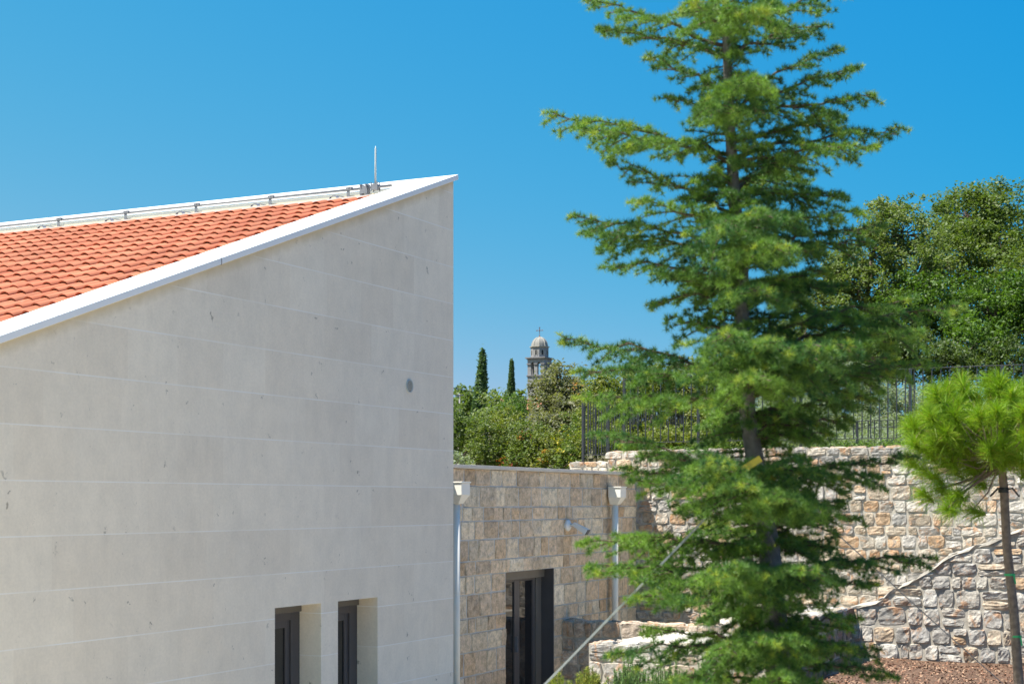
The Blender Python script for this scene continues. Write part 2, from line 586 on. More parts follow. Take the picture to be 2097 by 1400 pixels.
def stones(mb, O, U, V, N, L, hf, rows, wr, gap, proud, rough, rnd_c, wob, pal, seed, holes=(), n=6, vmin=0.0):
    rg = random.Random(seed)
    O, U, V, N = [np.array(a, float) for a in (O, U, V, N)]
    v = 0.0
    ri = 0
    hmax = max(hf(L * i / 20.0) for i in range(21))
    ts = np.array([-1, -0.92, -0.66, -0.33, 0.0, 0.33, 0.66, 0.92, 1.0])
    n = len(ts)
    while v < hmax - 0.02:
        rh = rows[ri % len(rows)] if isinstance(rows, list) else rg.uniform(*rows)
        if not isinstance(rows, list) and hmax - (v + rh) < rows[0] * 0.7:
            rh = hmax - v
        v1 = min(v + rh, hmax)
        u = -rg.uniform(0, wr[0])
        while u < L:
            w = rg.uniform(*wr) * (0.75 + 0.5 * (rh / 0.25) * 0.5)
            ua, ub = max(u, 0), min(u + w, L)
            u += w
            if ub - ua < 0.06:
                continue
            # openings
            pieces = [(ua, ub)]
            for (hu0, hu1, hv0, hv1) in holes:
                if v < hv1 - 0.01 and v1 > hv0 + 0.01:
                    np_ = []
                    for (a, b) in pieces:
                        if b <= hu0 or a >= hu1:
                            np_.append((a, b))
                        else:
                            if a < hu0 - 0.04: np_.append((a, hu0))
                            if b > hu1 + 0.04: np_.append((hu1, b))
                    pieces = np_
            for (a, b) in pieces:
                subs = [(a, b, v, v1)]
                if wob and rg.random() < 0.13 and rh > 0.17:
                    m_ = v + (v1 - v) * rg.uniform(0.4, 0.6)
                    subs = [(a, b, v, m_), (a, b, m_, v1)]
                elif wob and rg.random() < 0.15 and b - a > 0.3:
                    m_ = a + (b - a) * rg.uniform(0.35, 0.65)
                    subs = [(a, m_, v, v1), (m_, b, v, v1)]
                for (a_, b_, c_, d_) in subs:
                    top = hf((a_ + b_) / 2)
                    d2 = min(d_, top)
                    if d2 - c_ < 0.05 or d2 < vmin:
                        continue
                    col = rg.choice(pal)
                    k = rg.uniform(0.86, 1.12)
                    col = tuple(x * k for x in col)
                    g = gap * rg.uniform(0.6, 1.5)
                    sk = [rg.uniform(-1, 1) * wob * 0.6 for _ in range(8)]
                    tx, ty = rg.uniform(-1, 1) * rough * 0.9, rg.uniform(-1, 1) * rough * 0.9
                    off = Vector((rg.uniform(0, 50), rg.uniform(0, 50), rg.uniform(0, 50)))
                    pr = proud * rg.uniform(0.7, 1.3)
                    vs = []
                    hw, hh = (b_ - a_) / 2 - g, (d2 - c_) / 2 - g
                    for j, bb in enumerate(ts):
                        for i, aa in enumerate(ts):
                            pull = 1 - rnd_c * (aa * aa) * (bb * bb)
                            uu = aa * pull * hw
                            vv = bb * pull * hh
                            fu, fv = (aa + 1) / 2, (bb + 1) / 2
                            uu += ((sk[0] * (1 - fv) + sk[1] * fv) * (1 - fu) + (sk[2] * (1 - fv) + sk[3] * fv) * fu)
                            vv += ((sk[4] * (1 - fu) + sk[5] * fu) * (1 - fv) + (sk[6] * (1 - fu) + sk[7] * fu) * fv) * 0.7
                            edge = max(abs(aa), abs(bb))
                            uc = (a_ + b_) / 2 + uu
                            vc = (c_ + d2) / 2 + vv + wob * 1.2 * noise.noise(Vector((uc * 1.3, (c_ + d2) * 0.8, seed)))
                            uc = min(max(uc, 0.0), L)
                            if edge > 0.99:
                                dp = -0.012
                            else:
                                p = Vector((uu * 9, vv * 9, 0)) + off
                                dp = pr * (1 - 0.3 * edge ** 6) + rough * (0.9 * noise.noise(p) - 0.8 * abs(noise.noise(p * 2.3)) + 0.5 * noise.noise(p * 5.1)) + tx * aa + ty * bb
                                dp = max(dp, 0.004)
                            vs.append(O + U * uc + V * vc + N * dp)
                    fs = [(j * n + i, j * n + i + 1, (j + 1) * n + i + 1, (j + 1) * n + i) for j in range(n - 1) for i in range(n - 1)]
                    mb.add(vs, fs, col)
        v = v1
        ri += 1
    return mb


# ------------------------------------------------------------------ the setting
big = MB('W')
big.add([(-2500, -600, -0.05), (2500, -600, -0.05), (2500, 4500, -0.05), (-2500, 4500, -0.05)], [(0, 1, 2, 3)])
tag(big.build('ground', M_GRASS), kind='structure')


def heightfield(name, xs, ys, hf, mat, frame):
    v = []
    for y in ys:
        for x in xs:
            v.append((x, y, hf(x, y)))
    nx = len(xs)
    f = [(j * nx + i, j * nx + i + 1, (j + 1) * nx + i + 1, (j + 1) * nx + i) for j in range(len(ys) - 1) for i in range(nx - 1)]
    o = mk(name, np.array(v), f, mat, None, frame, None, True)
    return tag(o, kind='structure')


pv = MB('S')
pv.add([(-30, -22, -0.02), (9.9, -22, -0.02), (9.9, 1.6, -0.02), (-30, 1.6, -0.02)], [(0, 1, 2, 3)])  # unseen court floor, spread wide and paled to bounce light onto the walls
tag(pv.build('courtyard_paving', M_PAVE), kind='structure')


def bed_h(x, y):
    k = min(max((x + 1.0) / 1.6, 0), 1)
    m_ = min(max((x + 5.2) / 0.8, 0), 1) * min(max((-1.6 - x) / 0.8, 0), 1)
    edge = -5.6 + 2.4 * k * k * (3 - 2 * k) + 3.1 * m_ * m_ * (3 - 2 * m_)
    t = min(max((edge - y) / 0.6, 0), 1) * min(max((x + 12.5) / 1.2, 0), 1)
    t = t * t * (3 - 2 * t)
    return -0.06 + 1.21 * t + 0.03 * noise.noise(Vector((x * 0.9, y * 0.9, 3))) + 0.018 * noise.noise(Vector((x * 4, y * 4, 9)))


heightfield('planting_bed', np.linspace(-13, 5.6, 160), np.linspace(-16, -1.2, 140), bed_h, M_SOIL, 'S')


def hill_h(x, y):
    base = 2.6 + (y - 32) * 0.055 if y > 32 else 2.6 * max(0, (y - 29) / 3.0)
    return base + 0.5 * noise.noise(Vector((x * 0.05, y * 0.05, 0)))


heightfield('hillside', np.linspace(-150, 200, 90), np.concatenate([np.linspace(29.5, 60, 24), np.linspace(65, 700, 60)]), hill_h, M_GRASS, 'W')
up = MB('S')
up.prism([(10.25, 2.75, 0), (60, 2.75, 0), (60, -40, 0), (10.25, -40, 0)], (0, 0, E + 0.80))
tag(up.build('upper_terrace', M_GRASS), kind='structure')
ld = MB('S')
ld.prism([(4.1, -0.2, 0.02), (9.9, -0.2, 0.02), (9.9, -3.3, 0.02), (4.1, -3.3, 0.02)], (0, 0, 1.30))
tag(ld.build('stair_landing', M_SLAB), kind='structure')
st2 = MB('S')
st2.prism([(6.15, -3.9, 0.02), (9.9, -3.9, 0.02), (9.9, -14, 0.02), (6.15, -14, 0.02)], (0, 0, 1.60))
tag(st2.build('upper_path', M_SLAB), kind='structure')

# ------------------------------------------------------------------ gable house
SL = 0.355                      # roof slope (rise per metre along x)
cosr = 1 / math.sqrt(1 + SL * SL)
ZC = E + 3.885                  # top of the coping at the corner


def P(x):
    return ZC + SL * x


house = thing('tiled_house', 'smooth pale limestone house with steep white-edged verge and orange barrel tile roof', 'house', S(0, 0, 0), ANG)
XL = -12.5
HW = [(-3.68, -2.86), (-2.54, -1.74)]   # window openings along x
WH = E - 1.045                  # window heads
WB = 0.12
wl = MB('S')
T = 0.5
topz = lambda x: P(x) - 0.065


def wall_quad(x0, x1, z0f, z1f):
    wl.prism([(x0, 0, z0f(x0)), (x1, 0, z0f(x1)), (x1, 0, z1f(x1)), (x0, 0, z1f(x0))], (0, T, 0))


cz = lambda c: (lambda x: c)
wall_quad(XL, 0, cz(WH), topz)
wall_quad(XL, HW[0][0], cz(0), cz(WH))
wall_quad(HW[0][1], HW[1][0], cz(0), cz(WH))
wall_quad(HW[1][1], 0, cz(0), cz(WH))
wall_quad(HW[0][0], HW[0][1], cz(0), cz(WB))
wall_quad(HW[1][0], HW[1][1], cz(0), cz(WB))
wl.build('wall', M_GABLE, house)
w2 = MB('S')
w2.prism([(-0.4, T, 0), (0, T, 0), (0, 14, 0), (-0.4, 14, 0)], (0, 0, topz(-0.4)))
w2.prism([(XL, T, 0), (XL + 0.4, T, 0), (XL + 0.4, 14, 0), (XL, 14, 0)], (0, 0, topz(XL)))
w2.prism([(XL, 13.6, 0), (0, 13.6, 0), (0, 13.6, topz(0) - 0.1), (XL, 13.6, topz(XL) - 0.1)], (0, 0.4, 0))
w2.build('rear_wall', M_GABLE, house)
# copings: one sheet each, bent over the fascia
cp = MB('S')
VW = 0.46
cp.prism([(XL, -0.045, P(XL) - 0.062), (0.045, -0.045, P(0.045) - 0.062), (0.045, -0.045, P(0.045)), (XL, -0.045, P(XL))], (0, VW + 0.045, 0))
cpo = cp.build('verge_coping', M_COPING, house, bevel=0.004)
for xj in (-4.6, -9.0):
    jm = MB('S')
    jm.prism([(xj, -0.049, P(xj) - 0.064), (xj + 0.004, -0.049, P(xj) - 0.064), (xj + 0.004, -0.049, P(xj) + 0.003), (xj, -0.049, P(xj) + 0.003)], (0, VW + 0.05, 0))
    jm.build('coping_joint', M_GREY, cpo)
cr = MB('S')
RW = 0.19
cr.prism([(-RW, VW, P(-RW) - 0.05), (0.045, VW, P(0.045) - 0.062), (0.045, VW, P(0.045)), (-RW, VW, P(-RW))], (0, 13.6 - VW + 0.4, 0))
cr.build('ridge_coping', M_COPING, house)
us = MB('S')
us.box(-RW + 0.02, -RW + 0.1, VW, 14, P(-RW) - 0.3, P(-RW) - 0.051)
us.build('ridge_upstand', M_FLASH, house)
fl = MB('S')
fl.prism([(-0.78, VW, P(-0.78) - 0.085), (-RW + 0.02, VW, P(-RW) - 0.135), (-RW + 0.02, VW, P(-RW) - 0.125), (-0.78, VW, P(-0.78) - 0.03)], (0, 13.5 - VW, 0))
fl.build('ridge_flashing', M_FLASH, house)
rd = MB('S')
rd.prism([(XL, 0.3, P(XL) - 0.24), (-0.1, 0.3, P(-0.1) - 0.24), (-0.1, 0.3, P(-0.1) - 0.14), (XL, 0.3, P(XL) - 0.14)], (0, 13.4, 0))
roof = rd.build('roof', M_TILE, house)

# barrel tiles: each a curved shell wider at its lower end, open underneath
rg = random.Random(3)
PIT, EXP = 0.204, 0.355
ncol = int((13.4 - VW) / PIT)
nrow = int((-0.70 - XL) / (EXP * cosr))
prof = []
for k in range(9):              # barrel, then a shallow pan
    a = math.pi * k / 8
    prof.append((0.070 - 0.066 * math.cos(a), math.sin(a)))
prof += [(0.155, -0.10), (0.185, -0.12), (0.2045, -0.03)]
np_ = len(prof)
VV, FF, CC = [], [], []
ux, uz = cosr, SL * cosr        # up-slope unit
nxx, nzz = -SL * cosr, cosr     # plane normal
for r in range(nrow):
    s1 = (-0.66) - r * EXP * cosr      # upper end (x of plane)
    for c in range(ncol):
        y0 = VW - 0.035 + c * PIT + rg.uniform(-0.002, 0.002)
        js = rg.uniform(-0.010, 0.010)
        jr = rg.uniform(-0.002, 0.003)
        kk = rg.uniform(0.86, 1.10)
        hue = rg.random()
        kk *= rg.choice((1.0, 1.0, 1.0, 0.9, 1.07))
        col = (0.465 * kk, (0.145 + 0.03 * hue) * kk, (0.076 + 0.02 * hue) * kk)
        base = len(VV)
        for (end, hb, lift) in ((0, 0.054, 0.020), (1, 0.044, 0.000)):
            xx = s1 - EXP * cosr * 1.0 + (0 if end == 0 else (EXP + 0.05) * cosr) + js
            for th in (0, 1):
                for (py, ph) in prof:
                    h = -0.110 + (hb if ph > 0 else 0.05) * ph + lift * (0.9 if ph > 0.01 else 0.25) + jr - 0.012 * th
                    VV.append((xx + nxx * h, y0 + py, P(xx) - 0.004 + nzz * h + 0.02))
        top0, bot0, top1, bot1 = base, base + np_, base + 2 * np_, base + 3 * np_
        for k in range(np_ - 1):
            FF.append((top0 + k, top0 + k + 1, top1 + k + 1, top1 + k)); CC.append(col)
            FF.append((bot0 + k, bot1 + k, bot1 + k + 1, bot0 + k + 1)); CC.append(col)
        rim = len(VV)
        VV.extend(VV[top0:top0 + np_]); VV.extend(VV[bot0:bot0 + np_])
        for k in range(np_ - 1):
            FF.append((rim + k, rim + np_ + k, rim + np_ + k + 1, rim + k + 1)); CC.append(col)
mk('barrel_tiles', np.array(VV), FF, M_TERRA, roof, 'S', np.array(CC), True)

# windows of the gable
for (a, b) in HW:
    fr = MB('S')
    yf = 0.26
    fr.box(a + 0.003, a + 0.07, yf, yf + 0.07, WB, WH - 0.003)
    fr.box(b - 0.16, b - 0.003, yf, yf + 0.07, WB, WH - 0.003)
    fr.box(a + 0.07, b - 0.16, yf, yf + 0.07, WH - 0.17, WH - 0.003)
    fr.box(a + 0.07, b - 0.16, yf, yf + 0.07, WB, WB + 0.08)
    wf = fr.build('window', M_FRAME, house, bevel=0.003)
    sh = MB('S')
    yi = yf + 0.02
    sh.box(a + 0.071, a + 0.145, yi, yi + 0.045, WB + 0.081, WH - 0.171)
    sh.box(b - 0.235, b - 0.161, yi, yi + 0.045, WB + 0.081, WH - 0.171)
    sh.box(a + 0.146, b - 0.236, yi, yi + 0.045, WH - 0.245, WH - 0.171)
    sh.box(a + 0.146, b - 0.236, yi, yi + 0.045, WB + 0.081, WB + 0.155)
    sh.build('sash', M_FRAME, wf, bevel=0.003)
    bl = MB('S')
    bl.box(a + 0.01, b - 0.01, yf - 0.03, yf - 0.002, WH - 0.09, WH - 0.004)
    bl.build('head_rail', M_FRAME2, wf, bevel=0.004)
    gl = MB('S')
    gl.box(a + 0.146, b - 0.236, yi + 0.015, yi + 0.025, WB + 0.156, WH - 0.246)
    gl.build('pane', M_GLASS, wf)
rm = MB('S')
rm.box(-5.2, -0.6, 0.52, 0.56, 0.0, WH + 0.2)
rm.build('dim_room_sheet', M_ROOM, house)  # added grey sheet; the unlit room's dimness is in its colour

# round vent
vx = -1.05
vent = thing('round_vent', 'small round white vent grille set in the smooth limestone gable wall', 'vent', S(vx, 0, E + 1.3), ANG)
cx_, cz_ = vx, None
Zv = 18.5 + vx * SA
vz = E + (1026 - 790) * Zv / F
n = 28
def ring(mb, cx, cz, r0, r1, y0, y1, n=28):
    vs = []
    for (r, y) in ((r0, y0), (r1, y0), (r1, y1), (r0, y1)):
        for k in range(n):
            a = 2 * math.pi * k / n
            vs.append((cx + r * math.cos(a), y, cz + r * math.sin(a)))
    fs = []
    for q in range(4):
        for k in range(n):
            a, b = q * n + k, q * n + (k + 1) % n
            c, d = ((q + 1) % 4) * n + (k + 1) % n, ((q + 1) % 4) * n + k
            fs.append((a, b, c, d))
    mb.add(vs, fs)
v1 = MB('S'); ring(v1, vx, vz, 0.0625, 0.075, -0.012, 0.001); v1.build('rim', M_ROD, vent, smooth=False)
v2 = MB('S')
v2.add([(vx + 0.0625 * math.cos(2 * math.pi * k / n), -0.004, vz + 0.0625 * math.sin(2 * math.pi * k / n)) for k in range(n)], [tuple(range(n))])
v2.build('backing', M_GREY, vent)
v3 = MB('S')
for k in range(-4, 5):
    hh = k * 0.0125
    hw = math.sqrt(max(0.0625 ** 2 - hh * hh, 0)) - 0.001
    v3.prism([(vx - hw, -0.006, vz + hh), (vx + hw, -0.006, vz + hh), (vx + hw, -0.015, vz + hh + 0.006), (vx - hw, -0.015, vz + hh + 0.006)], (0, 0, 0.003))
v3.build('louvre', M_ROD, vent)

# lightning conductor rail along the ridge
XR = -0.40
ZR = P(XR) + 0.005
tb = thing('ridge_rail', 'grey metal rail clamped along the top edge of the orange tile roof', 'rail', S(XR, 0.8, ZR), ANG)
q = MB('S')
q.tube([(XR, 0.62, ZR), (XR, 4.0, ZR + 0.004), (XR, 8.0, ZR - 0.004), (XR, 13.4, ZR)], 0.014, 8)
q.build('tube', M_GALV, tb, smooth=True)
for k in range(11):
    yb = 1.21 + k * 1.135
    if yb > 13: break
    q = MB('S')
    q.box(XR - 0.022, XR - 0.016, yb - 0.02, yb + 0.02, ZR - 0.13, ZR + 0.025)
    q.box(XR - 0.03, XR + 0.025, yb - 0.05, yb + 0.03, ZR - 0.008, ZR + 0.026)
    q.tube([(XR - 0.03, yb - 0.02, ZR + 0.012), (XR + 0.03, yb - 0.02, ZR + 0.012)], 0.012, 6)
    # strap curving over a tile
    for j in range(6):
        a0, a1 = math.pi * (j / 6), math.pi * ((j + 1) / 6)
        xa = XR - 0.36
        for (xx, ww) in ((xa, 0.05),):
            pz = P(xx) - 0.085
            p0 = (xx, yb + 0.075 * math.cos(a0), pz + 0.078 * math.sin(a0))
            p1 = (xx, yb + 0.075 * math.cos(a1), pz + 0.078 * math.sin(a1))
            q.prism([p0, p1, (xx, p1[1], p1[2] + 0.006), (xx, p0[1], p0[2] + 0.006)], (ww, 0, 0.35 * ww))
    q.prism([(XR - 0.34, yb - 0.015, P(XR - 0.34) - 0.002), (XR - 0.015, yb - 0.015, P(XR) - 0.10), (XR - 0.015, yb + 0.015, P(XR) - 0.10), (XR - 0.34, yb + 0.015, P(XR - 0.34) - 0.002)], (0, 0, 0.005))
    q.build('bracket', M_GALV, tb)
q = MB('S')
q.box(XR - 0.04, XR + 0.03, 0.93, 0.955, ZR - 0.09, ZR + 0.04)
q.box(XR - 0.04, XR + 0.03, 1.01, 1.035, ZR - 0.09, ZR + 0.04)
q.box(XR - 0.045, XR - 0.03, 0.93, 1.035, ZR - 0.07, ZR + 0.02)
q.tube([(XR - 0.06, 0.945, ZR + 0.03), (XR + 0.04, 0.945, ZR + 0.03)], 0.009, 6)
q.tube([(XR - 0.06, 1.02, ZR + 0.03), (XR + 0.04, 1.02, ZR + 0.03)], 0.009, 6)
q.build('clamp', M_GALV, tb)
rod = thing('lightning_rod', 'short pale upright air rod beside the roof peak', 'rod', S(XR, 0.84, ZR), ANG)
q = MB('S')
q.tube([(XR, 0.84, ZR + 0.0), (XR + 0.004, 0.842, ZR + 0.26), (XR, 0.838, ZR + 0.455), (XR, 0.838, ZR + 0.49)], [0.0125, 0.0115, 0.011, 0.003], 8)
q.build('shaft', M_ROD, rod, smooth=True)
q = MB('S')
q.box(XR - 0.035, XR + 0.035, 0.80, 0.88, ZR - 0.035, ZR + 0.03)
for sx in (-1, 1):
    for sy in (-1, 1):
        q.tube([(XR + sx * 0.03, 0.84 + sy * 0.042, ZR - 0.05), (XR + sx * 0.03, 0.84 + sy * 0.042, ZR + 0.055)], 0.008, 6)
q.build('clamp', M_GALV, rod)

# ------------------------------------------------------------------ annex with split-face ashlar
AY = 1.6
AX0, AX1 = 0.02, 9.92
AT = E + 0.47
DX0, DX1, DH = 4.62, 6.36, E - 1.07
annex = thing('stone_annex', 'low flat-roofed annex in rough beige split-face blocks with dark glazed door', 'building', S(AX0, AY, 0), ANG)
a = MB('S')
a.box(AX0, AX1, AY + 0.001, AY + 0.45, DH, AT)
a.box(AX0, DX0, AY + 0.001, AY + 0.45, 0, DH)
a.box(DX1, AX1, AY + 0.001, AY + 0.45, 0, DH)
a.box(AX0, AX1, AY + 0.45, AY + 6.0, 0, AT)
a.build('wall', M_MORTAR_GREY, annex)
a = MB('S')
rows = [0.245, 0.31, 0.20, 0.27, 0.31, 0.205]
rows_t = rows + [0.27, 0.34, 0.22, 0.27, 0.34, 0.25, 0.3, 0.29]
rb = rows_t[::-1]
tot = sum(rows_t)
O = np.array([AX0, AY, AT - tot])
stones(a, O, (1, 0, 0), (0, 0, 1), (0, -1, 0), AX1 - AX0, lambda u: tot, rb, (0.24, 0.56), 0.0045, 0.016, 0.012, 0.02, 0.0,
       ASH, 21, holes=[(DX0 - AX0, DX1 - AX0, 0 - 1, DH - (AT - tot))], n=6, vmin=tot - AT)
a.build('facing_stones', M_ASHLAR, annex)
a = MB('S')
a.box(AX0, AX1 + 0.02, AY - 0.06, AY + 6.05, AT + 0.001, AT + 0.052)
a.build('coping', M_CAPST, annex, bevel=0.004)
d = MB('S')
ry = AY + 0.21
d.box(DX0 + 0.002, DX0 + 0.07, ry, ry + 0.08, 0.0, DH - 0.002)
d.box(DX1 - 0.22, DX1 - 0.002, ry, ry + 0.08, 0.0, DH - 0.002)
d.box(DX0 + 0.07, DX1 - 0.22, ry, ry + 0.08, DH - 0.09, DH - 0.002)
door = d.build('door', M_FRAME2, annex, bevel=0.004)
d = MB('S')
d.box(DX1 - 0.025, DX1 - 0.001, AY - 0.005, ry - 0.001, 0.0, DH - 0.002)
d.build('side_lining', M_FRAME, door, bevel=0.003)
d = MB('S')
d.box(DX0 + 0.03, DX1 - 0.03, ry - 0.06, ry - 0.002, DH - 0.14, DH - 0.003)
d.build('shutter_box', M_FRAME2, door, bevel=0.006)
for (x0, x1) in ((DX0 + 0.071, DX0 + 0.86), (DX0 + 0.861, DX1 - 0.221)):
    d = MB('S')
    yi = ry + 0.02
    fw = 0.09
    d.box(x0, x0 + fw, yi, yi + 0.05, 0.01, DH - 0.091)
    d.box(x1 - fw, x1, yi, yi + 0.05, 0.01, DH - 0.091)
    d.box(x0 + fw, x1 - fw, yi, yi + 0.05, DH - 0.18, DH - 0.091)
    d.box(x0 + fw, x1 - fw, yi, yi + 0.05, 0.01, 0.12)
    d.build('leaf_frame', M_FRAME, door, bevel=0.004)
    d = MB('S')
    d.box(x0 + fw, x1 - fw, yi + 0.02, yi + 0.03, 0.121, DH - 0.181)
    d.build('pane', M_GLASS, door)
d = MB('S')
d.box(DX0 + 0.80, DX0 + 0.815, ry - 0.02, ry + 0.03, 1.0, 1.25)
d.build('handle', M_GALV, door)


# hoppers and downpipes
def hopper(x, zt, label, zbot):
    t = thing('downpipe', label, 'downpipe', S(x, AY, zbot), ANG, 'downpipes on the annex wall')
    y0, y1 = AY - 0.055, AY - 0.285
    hx = 0.125
    h = MB('S')
    zb = zt - 0.17
    zl = zt - 0.29
    # upper box
    h.box(x - hx, x + hx, y1, y0, zb, zt)
    # tapered lower part
    vs = [(x - hx + 0.002, y1 + 0.002, zb), (x + hx - 0.002, y1 + 0.002, zb), (x + hx - 0.002, y0, zb), (x - hx + 0.002, y0, zb),
          (x - 0.065, y0 - 0.15, zl), (x + 0.065, y0 - 0.15, zl), (x + 0.065, y0, zl), (x - 0.065, y0, zl)]
    h.add(vs, [(0, 1, 5, 4), (1, 2, 6, 5), (2, 3, 7, 6), (3, 0, 4, 7), (4, 5, 6, 7)])
    h.build('hopper', M_PIPE, t, bevel=0.004)
    h = MB('S')
    h.box(x - hx - 0.012, x + hx + 0.012, y1 - 0.012, y0, zt + 0.001, zt + 0.02)
    h.build('hopper_lid', M_PIPE, t, bevel=0.003)
    h = MB('S')
    h.tube([(x, y0 - 0.075, zbot), (x, y0 - 0.075, zl + 0.01)], 0.057, 20)
    h.build('pipe', M_PIPE, t, smooth=True)
    for zc in (zbot + 0.6, zbot + (zl - zbot) * 0.62):
        h = MB('S')
        h.tube([(x, y0 - 0.075, zc), (x, y0 - 0.075, zc + 0.03)], 0.061, 20)
        h.box(x - 0.01, x + 0.01, y0 - 0.02, AY, zc + 0.005, zc + 0.025)
        h.build('bracket', M_PIPE, t)
    return t


hopper(2.80, E + 0.255, 'cream downpipe with box hopper half hidden behind the smooth gable corner', 0.0)
hopper(8.62, E + 0.235, 'cream downpipe with box hopper at the far end of the beige block wall', 0.0)

# security light
lx = 2.95 + (21.85 * 1683 / (2611 - 1160) - 21.85) / SA
lz = E - 49 * 25.35 / F
lt = thing('wall_floodlight', 'small white swivel floodlight fixed to the beige block wall above the door', 'light', S(lx, AY, lz), ANG)
q = MB('S')
q.tube([(lx, AY, lz), (lx, AY - 0.045, lz), (lx, AY - 0.075, lz)], [0.095, 0.095, 0.05], 20)
q.build('wall_base', M_WHITE, lt, smooth=False, bevel=0.005)
q = MB('S')
q.tube([(lx, AY - 0.07, lz), (lx + 0.02, AY - 0.13, lz + 0.01), (lx + 0.02, AY - 0.16, lz - 0.02)], 0.028, 10)
q.build('arm', M_WHITE, lt, smooth=True)
hd = MB('S')
A = np.array([lx + 0.02, AY - 0.14, lz + 0.015])
dr = np.array([0.15, -0.85, -0.5]); dr /= np.linalg.norm(dr)
sd = np.cross(dr, (0, 0, 1)); sd /= np.linalg.norm(sd)
upv = np.cross(sd, dr)
def obox(mb, A, dr, sd, up, l0, l1, w0, w1, h0, h1):
    vs = []
    for (l, w, h) in ((l0, w0, h0), (l1, w1, h1)):
        for (sw, sh) in ((-1, -1), (1, -1), (1, 1), (-1, 1)):
            vs.append(A + dr * l + sd * sw * w + up * sh * h)
    mb.add(vs, [(0, 1, 2, 3), (7, 6, 5, 4), (0, 4, 5, 1), (1, 5, 6, 2), (2, 6, 7, 3), (3, 7, 4, 0)])
obox(hd, A, dr, sd, upv, -0.02, 0.25, 0.05, 0.085, 0.03, 0.05)
hd.build('head', M_WHITE, lt, bevel=0.008)
hd = MB('S')
obox(hd, A, dr, sd, upv, 0.245, 0.262, 0.08, 0.08, 0.046, 0.046)
hd.build('lens', M_GREY, lt)

# ------------------------------------------------------------------ rubble walls
def rubble(name, label, wx, segs, thick, seed, bottom=0.0, pal=RUB, rows=(0.15, 0.27), wr=(0.17, 0.42), group='rubble stone walls', cap=True):
    """segs: list of (y, ztop) going to -y; wall face looks towards -x"""
    ya, yb = segs[0][0], segs[-1][0]
    t = thing(name, label, 'wall', S(wx, ya, bottom), ANG, group)

    def top(u):
        y = ya - u
        for (p, q) in zip(segs, segs[1:]):
            if q[0] <= y <= p[0]:
                k = (p[0] - y) / max(p[0] - q[0], 1e-6)
                return p[1] + (q[1] - p[1]) * k - bottom
        return segs[-1][1] - bottom
    core = MB('S')
    for (p, q) in zip(segs, segs[1:]):
        if p[0] - q[0] < 1e-4: continue
        core.prism([(wx + 0.001, p[0], bottom), (wx + 0.001, q[0], bottom), (wx + 0.001, q[0], q[1] - 0.015), (wx + 0.001, p[0], p[1] - 0.015)], (thick, 0, 0))
    core.build('mortar_core', M_MORTAR_PALE, t)
    m = MB('S')
    stones(m, (wx, ya, bottom), (0, -1, 0), (0, 0, 1), (-1, 0, 0), ya - yb, top, rows, wr, 0.0075, 0.025, 0.018, 0.14, 0.024, pal, seed)
    if cap == 'slab':
        cs = MB('S')
        ys = list(np.arange(ya, yb, -0.09)) + [yb]
        rg_ = random.Random(8)
        pr_ = []
        for y_ in ys:
            z_ = bottom + top(ya - y_) + 0.022 * noise.noise(Vector((y_ * 3.1, 4.0, 0)))
            pr_.append([(wx - 0.03 + rg_.uniform(-0.02, 0.02), y_, z_ - 0.03 + rg_.uniform(-0.012, 0.012)),
                        (wx - 0.02 + rg_.uniform(-0.018, 0.018), y_, z_ + 0.004 + rg_.uniform(-0.012, 0.012)),
                        (wx + thick * 0.5, y_, z_ + 0.016 + rg_.uniform(-0.012, 0.012)),
                        (wx + thick + 0.03, y_, z_ + 0.02 + rg_.uniform(-0.01, 0.01)),
                        (wx + thick + 0.03, y_, z_ - 0.03)])
        for p_, q_ in zip(pr_, pr_[1:]):
            cs.add(p_ + q_, [(0, 1, 6, 5), (1, 2, 7, 6), (2, 3, 8, 7), (3, 4, 9, 8), (4, 0, 5, 9)])
        cs.build('cap', M_MORTAR_PALE, t)
    elif cap:     # stones along the top, and the two ends
        for (p, q) in zip(segs, segs[1:]):
            L = math.hypot(p[0] - q[0], p[1] - q[1])
            if p[0] - q[0] < 1e-4: continue
            U = np.array([0, (q[0] - p[0]) / L, (q[1] - p[1]) / L])
            N = np.array([0, (q[1] - p[1]) / L, -(q[0] - p[0]) / L])
            stones(m, (wx - 0.02, p[0], p[1] - 0.022), U, (1, 0, 0), N, L, lambda u: thick + 0.02, [thick / 2] * 2, (0.2, 0.45), 0.008, 0.028, 0.02, 0.12, 0.012, pal, seed + 5)
    stones(m, (wx + thick, ya, bottom), (-1, 0, 0), (0, 0, 1), (0, 1, 0), thick, lambda u: segs[0][1] - bottom, rows, (0.2, 0.4), 0.011, 0.03, 0.03, 0.16, 0.01, pal, seed + 9)
    m.build('stones', M_RUBBLE, t)
    return t


RX = 9.92
TZ = E + 0.915
rubble('retaining_wall', 'tall rubble retaining wall of grey and rust stones carrying the iron railing', RX,
       [(2.91, E + 0.72), (2.12, E + 0.72), (2.12, TZ), (-4, TZ + 0.01), (-10, TZ + 0.03)], 0.42, 101, 1.0)
rubble('stair_wall', 'rubble wall with sloping pale top in front of the tall retaining wall', 5.5,
       [(-3.42, 1.86), (-3.75, 1.92), (-4.07, 2.14), (-4.5, 2.40), (-4.8, 2.62), (-5.3, 2.80), (-5.74, 2.97), (-7.0, 3.30), (-12, 3.9)], 0.62, 222, 0.9, pal=RUB + WALLC, rows=(0.17, 0.27), wr=(0.2, 0.42), cap='slab')
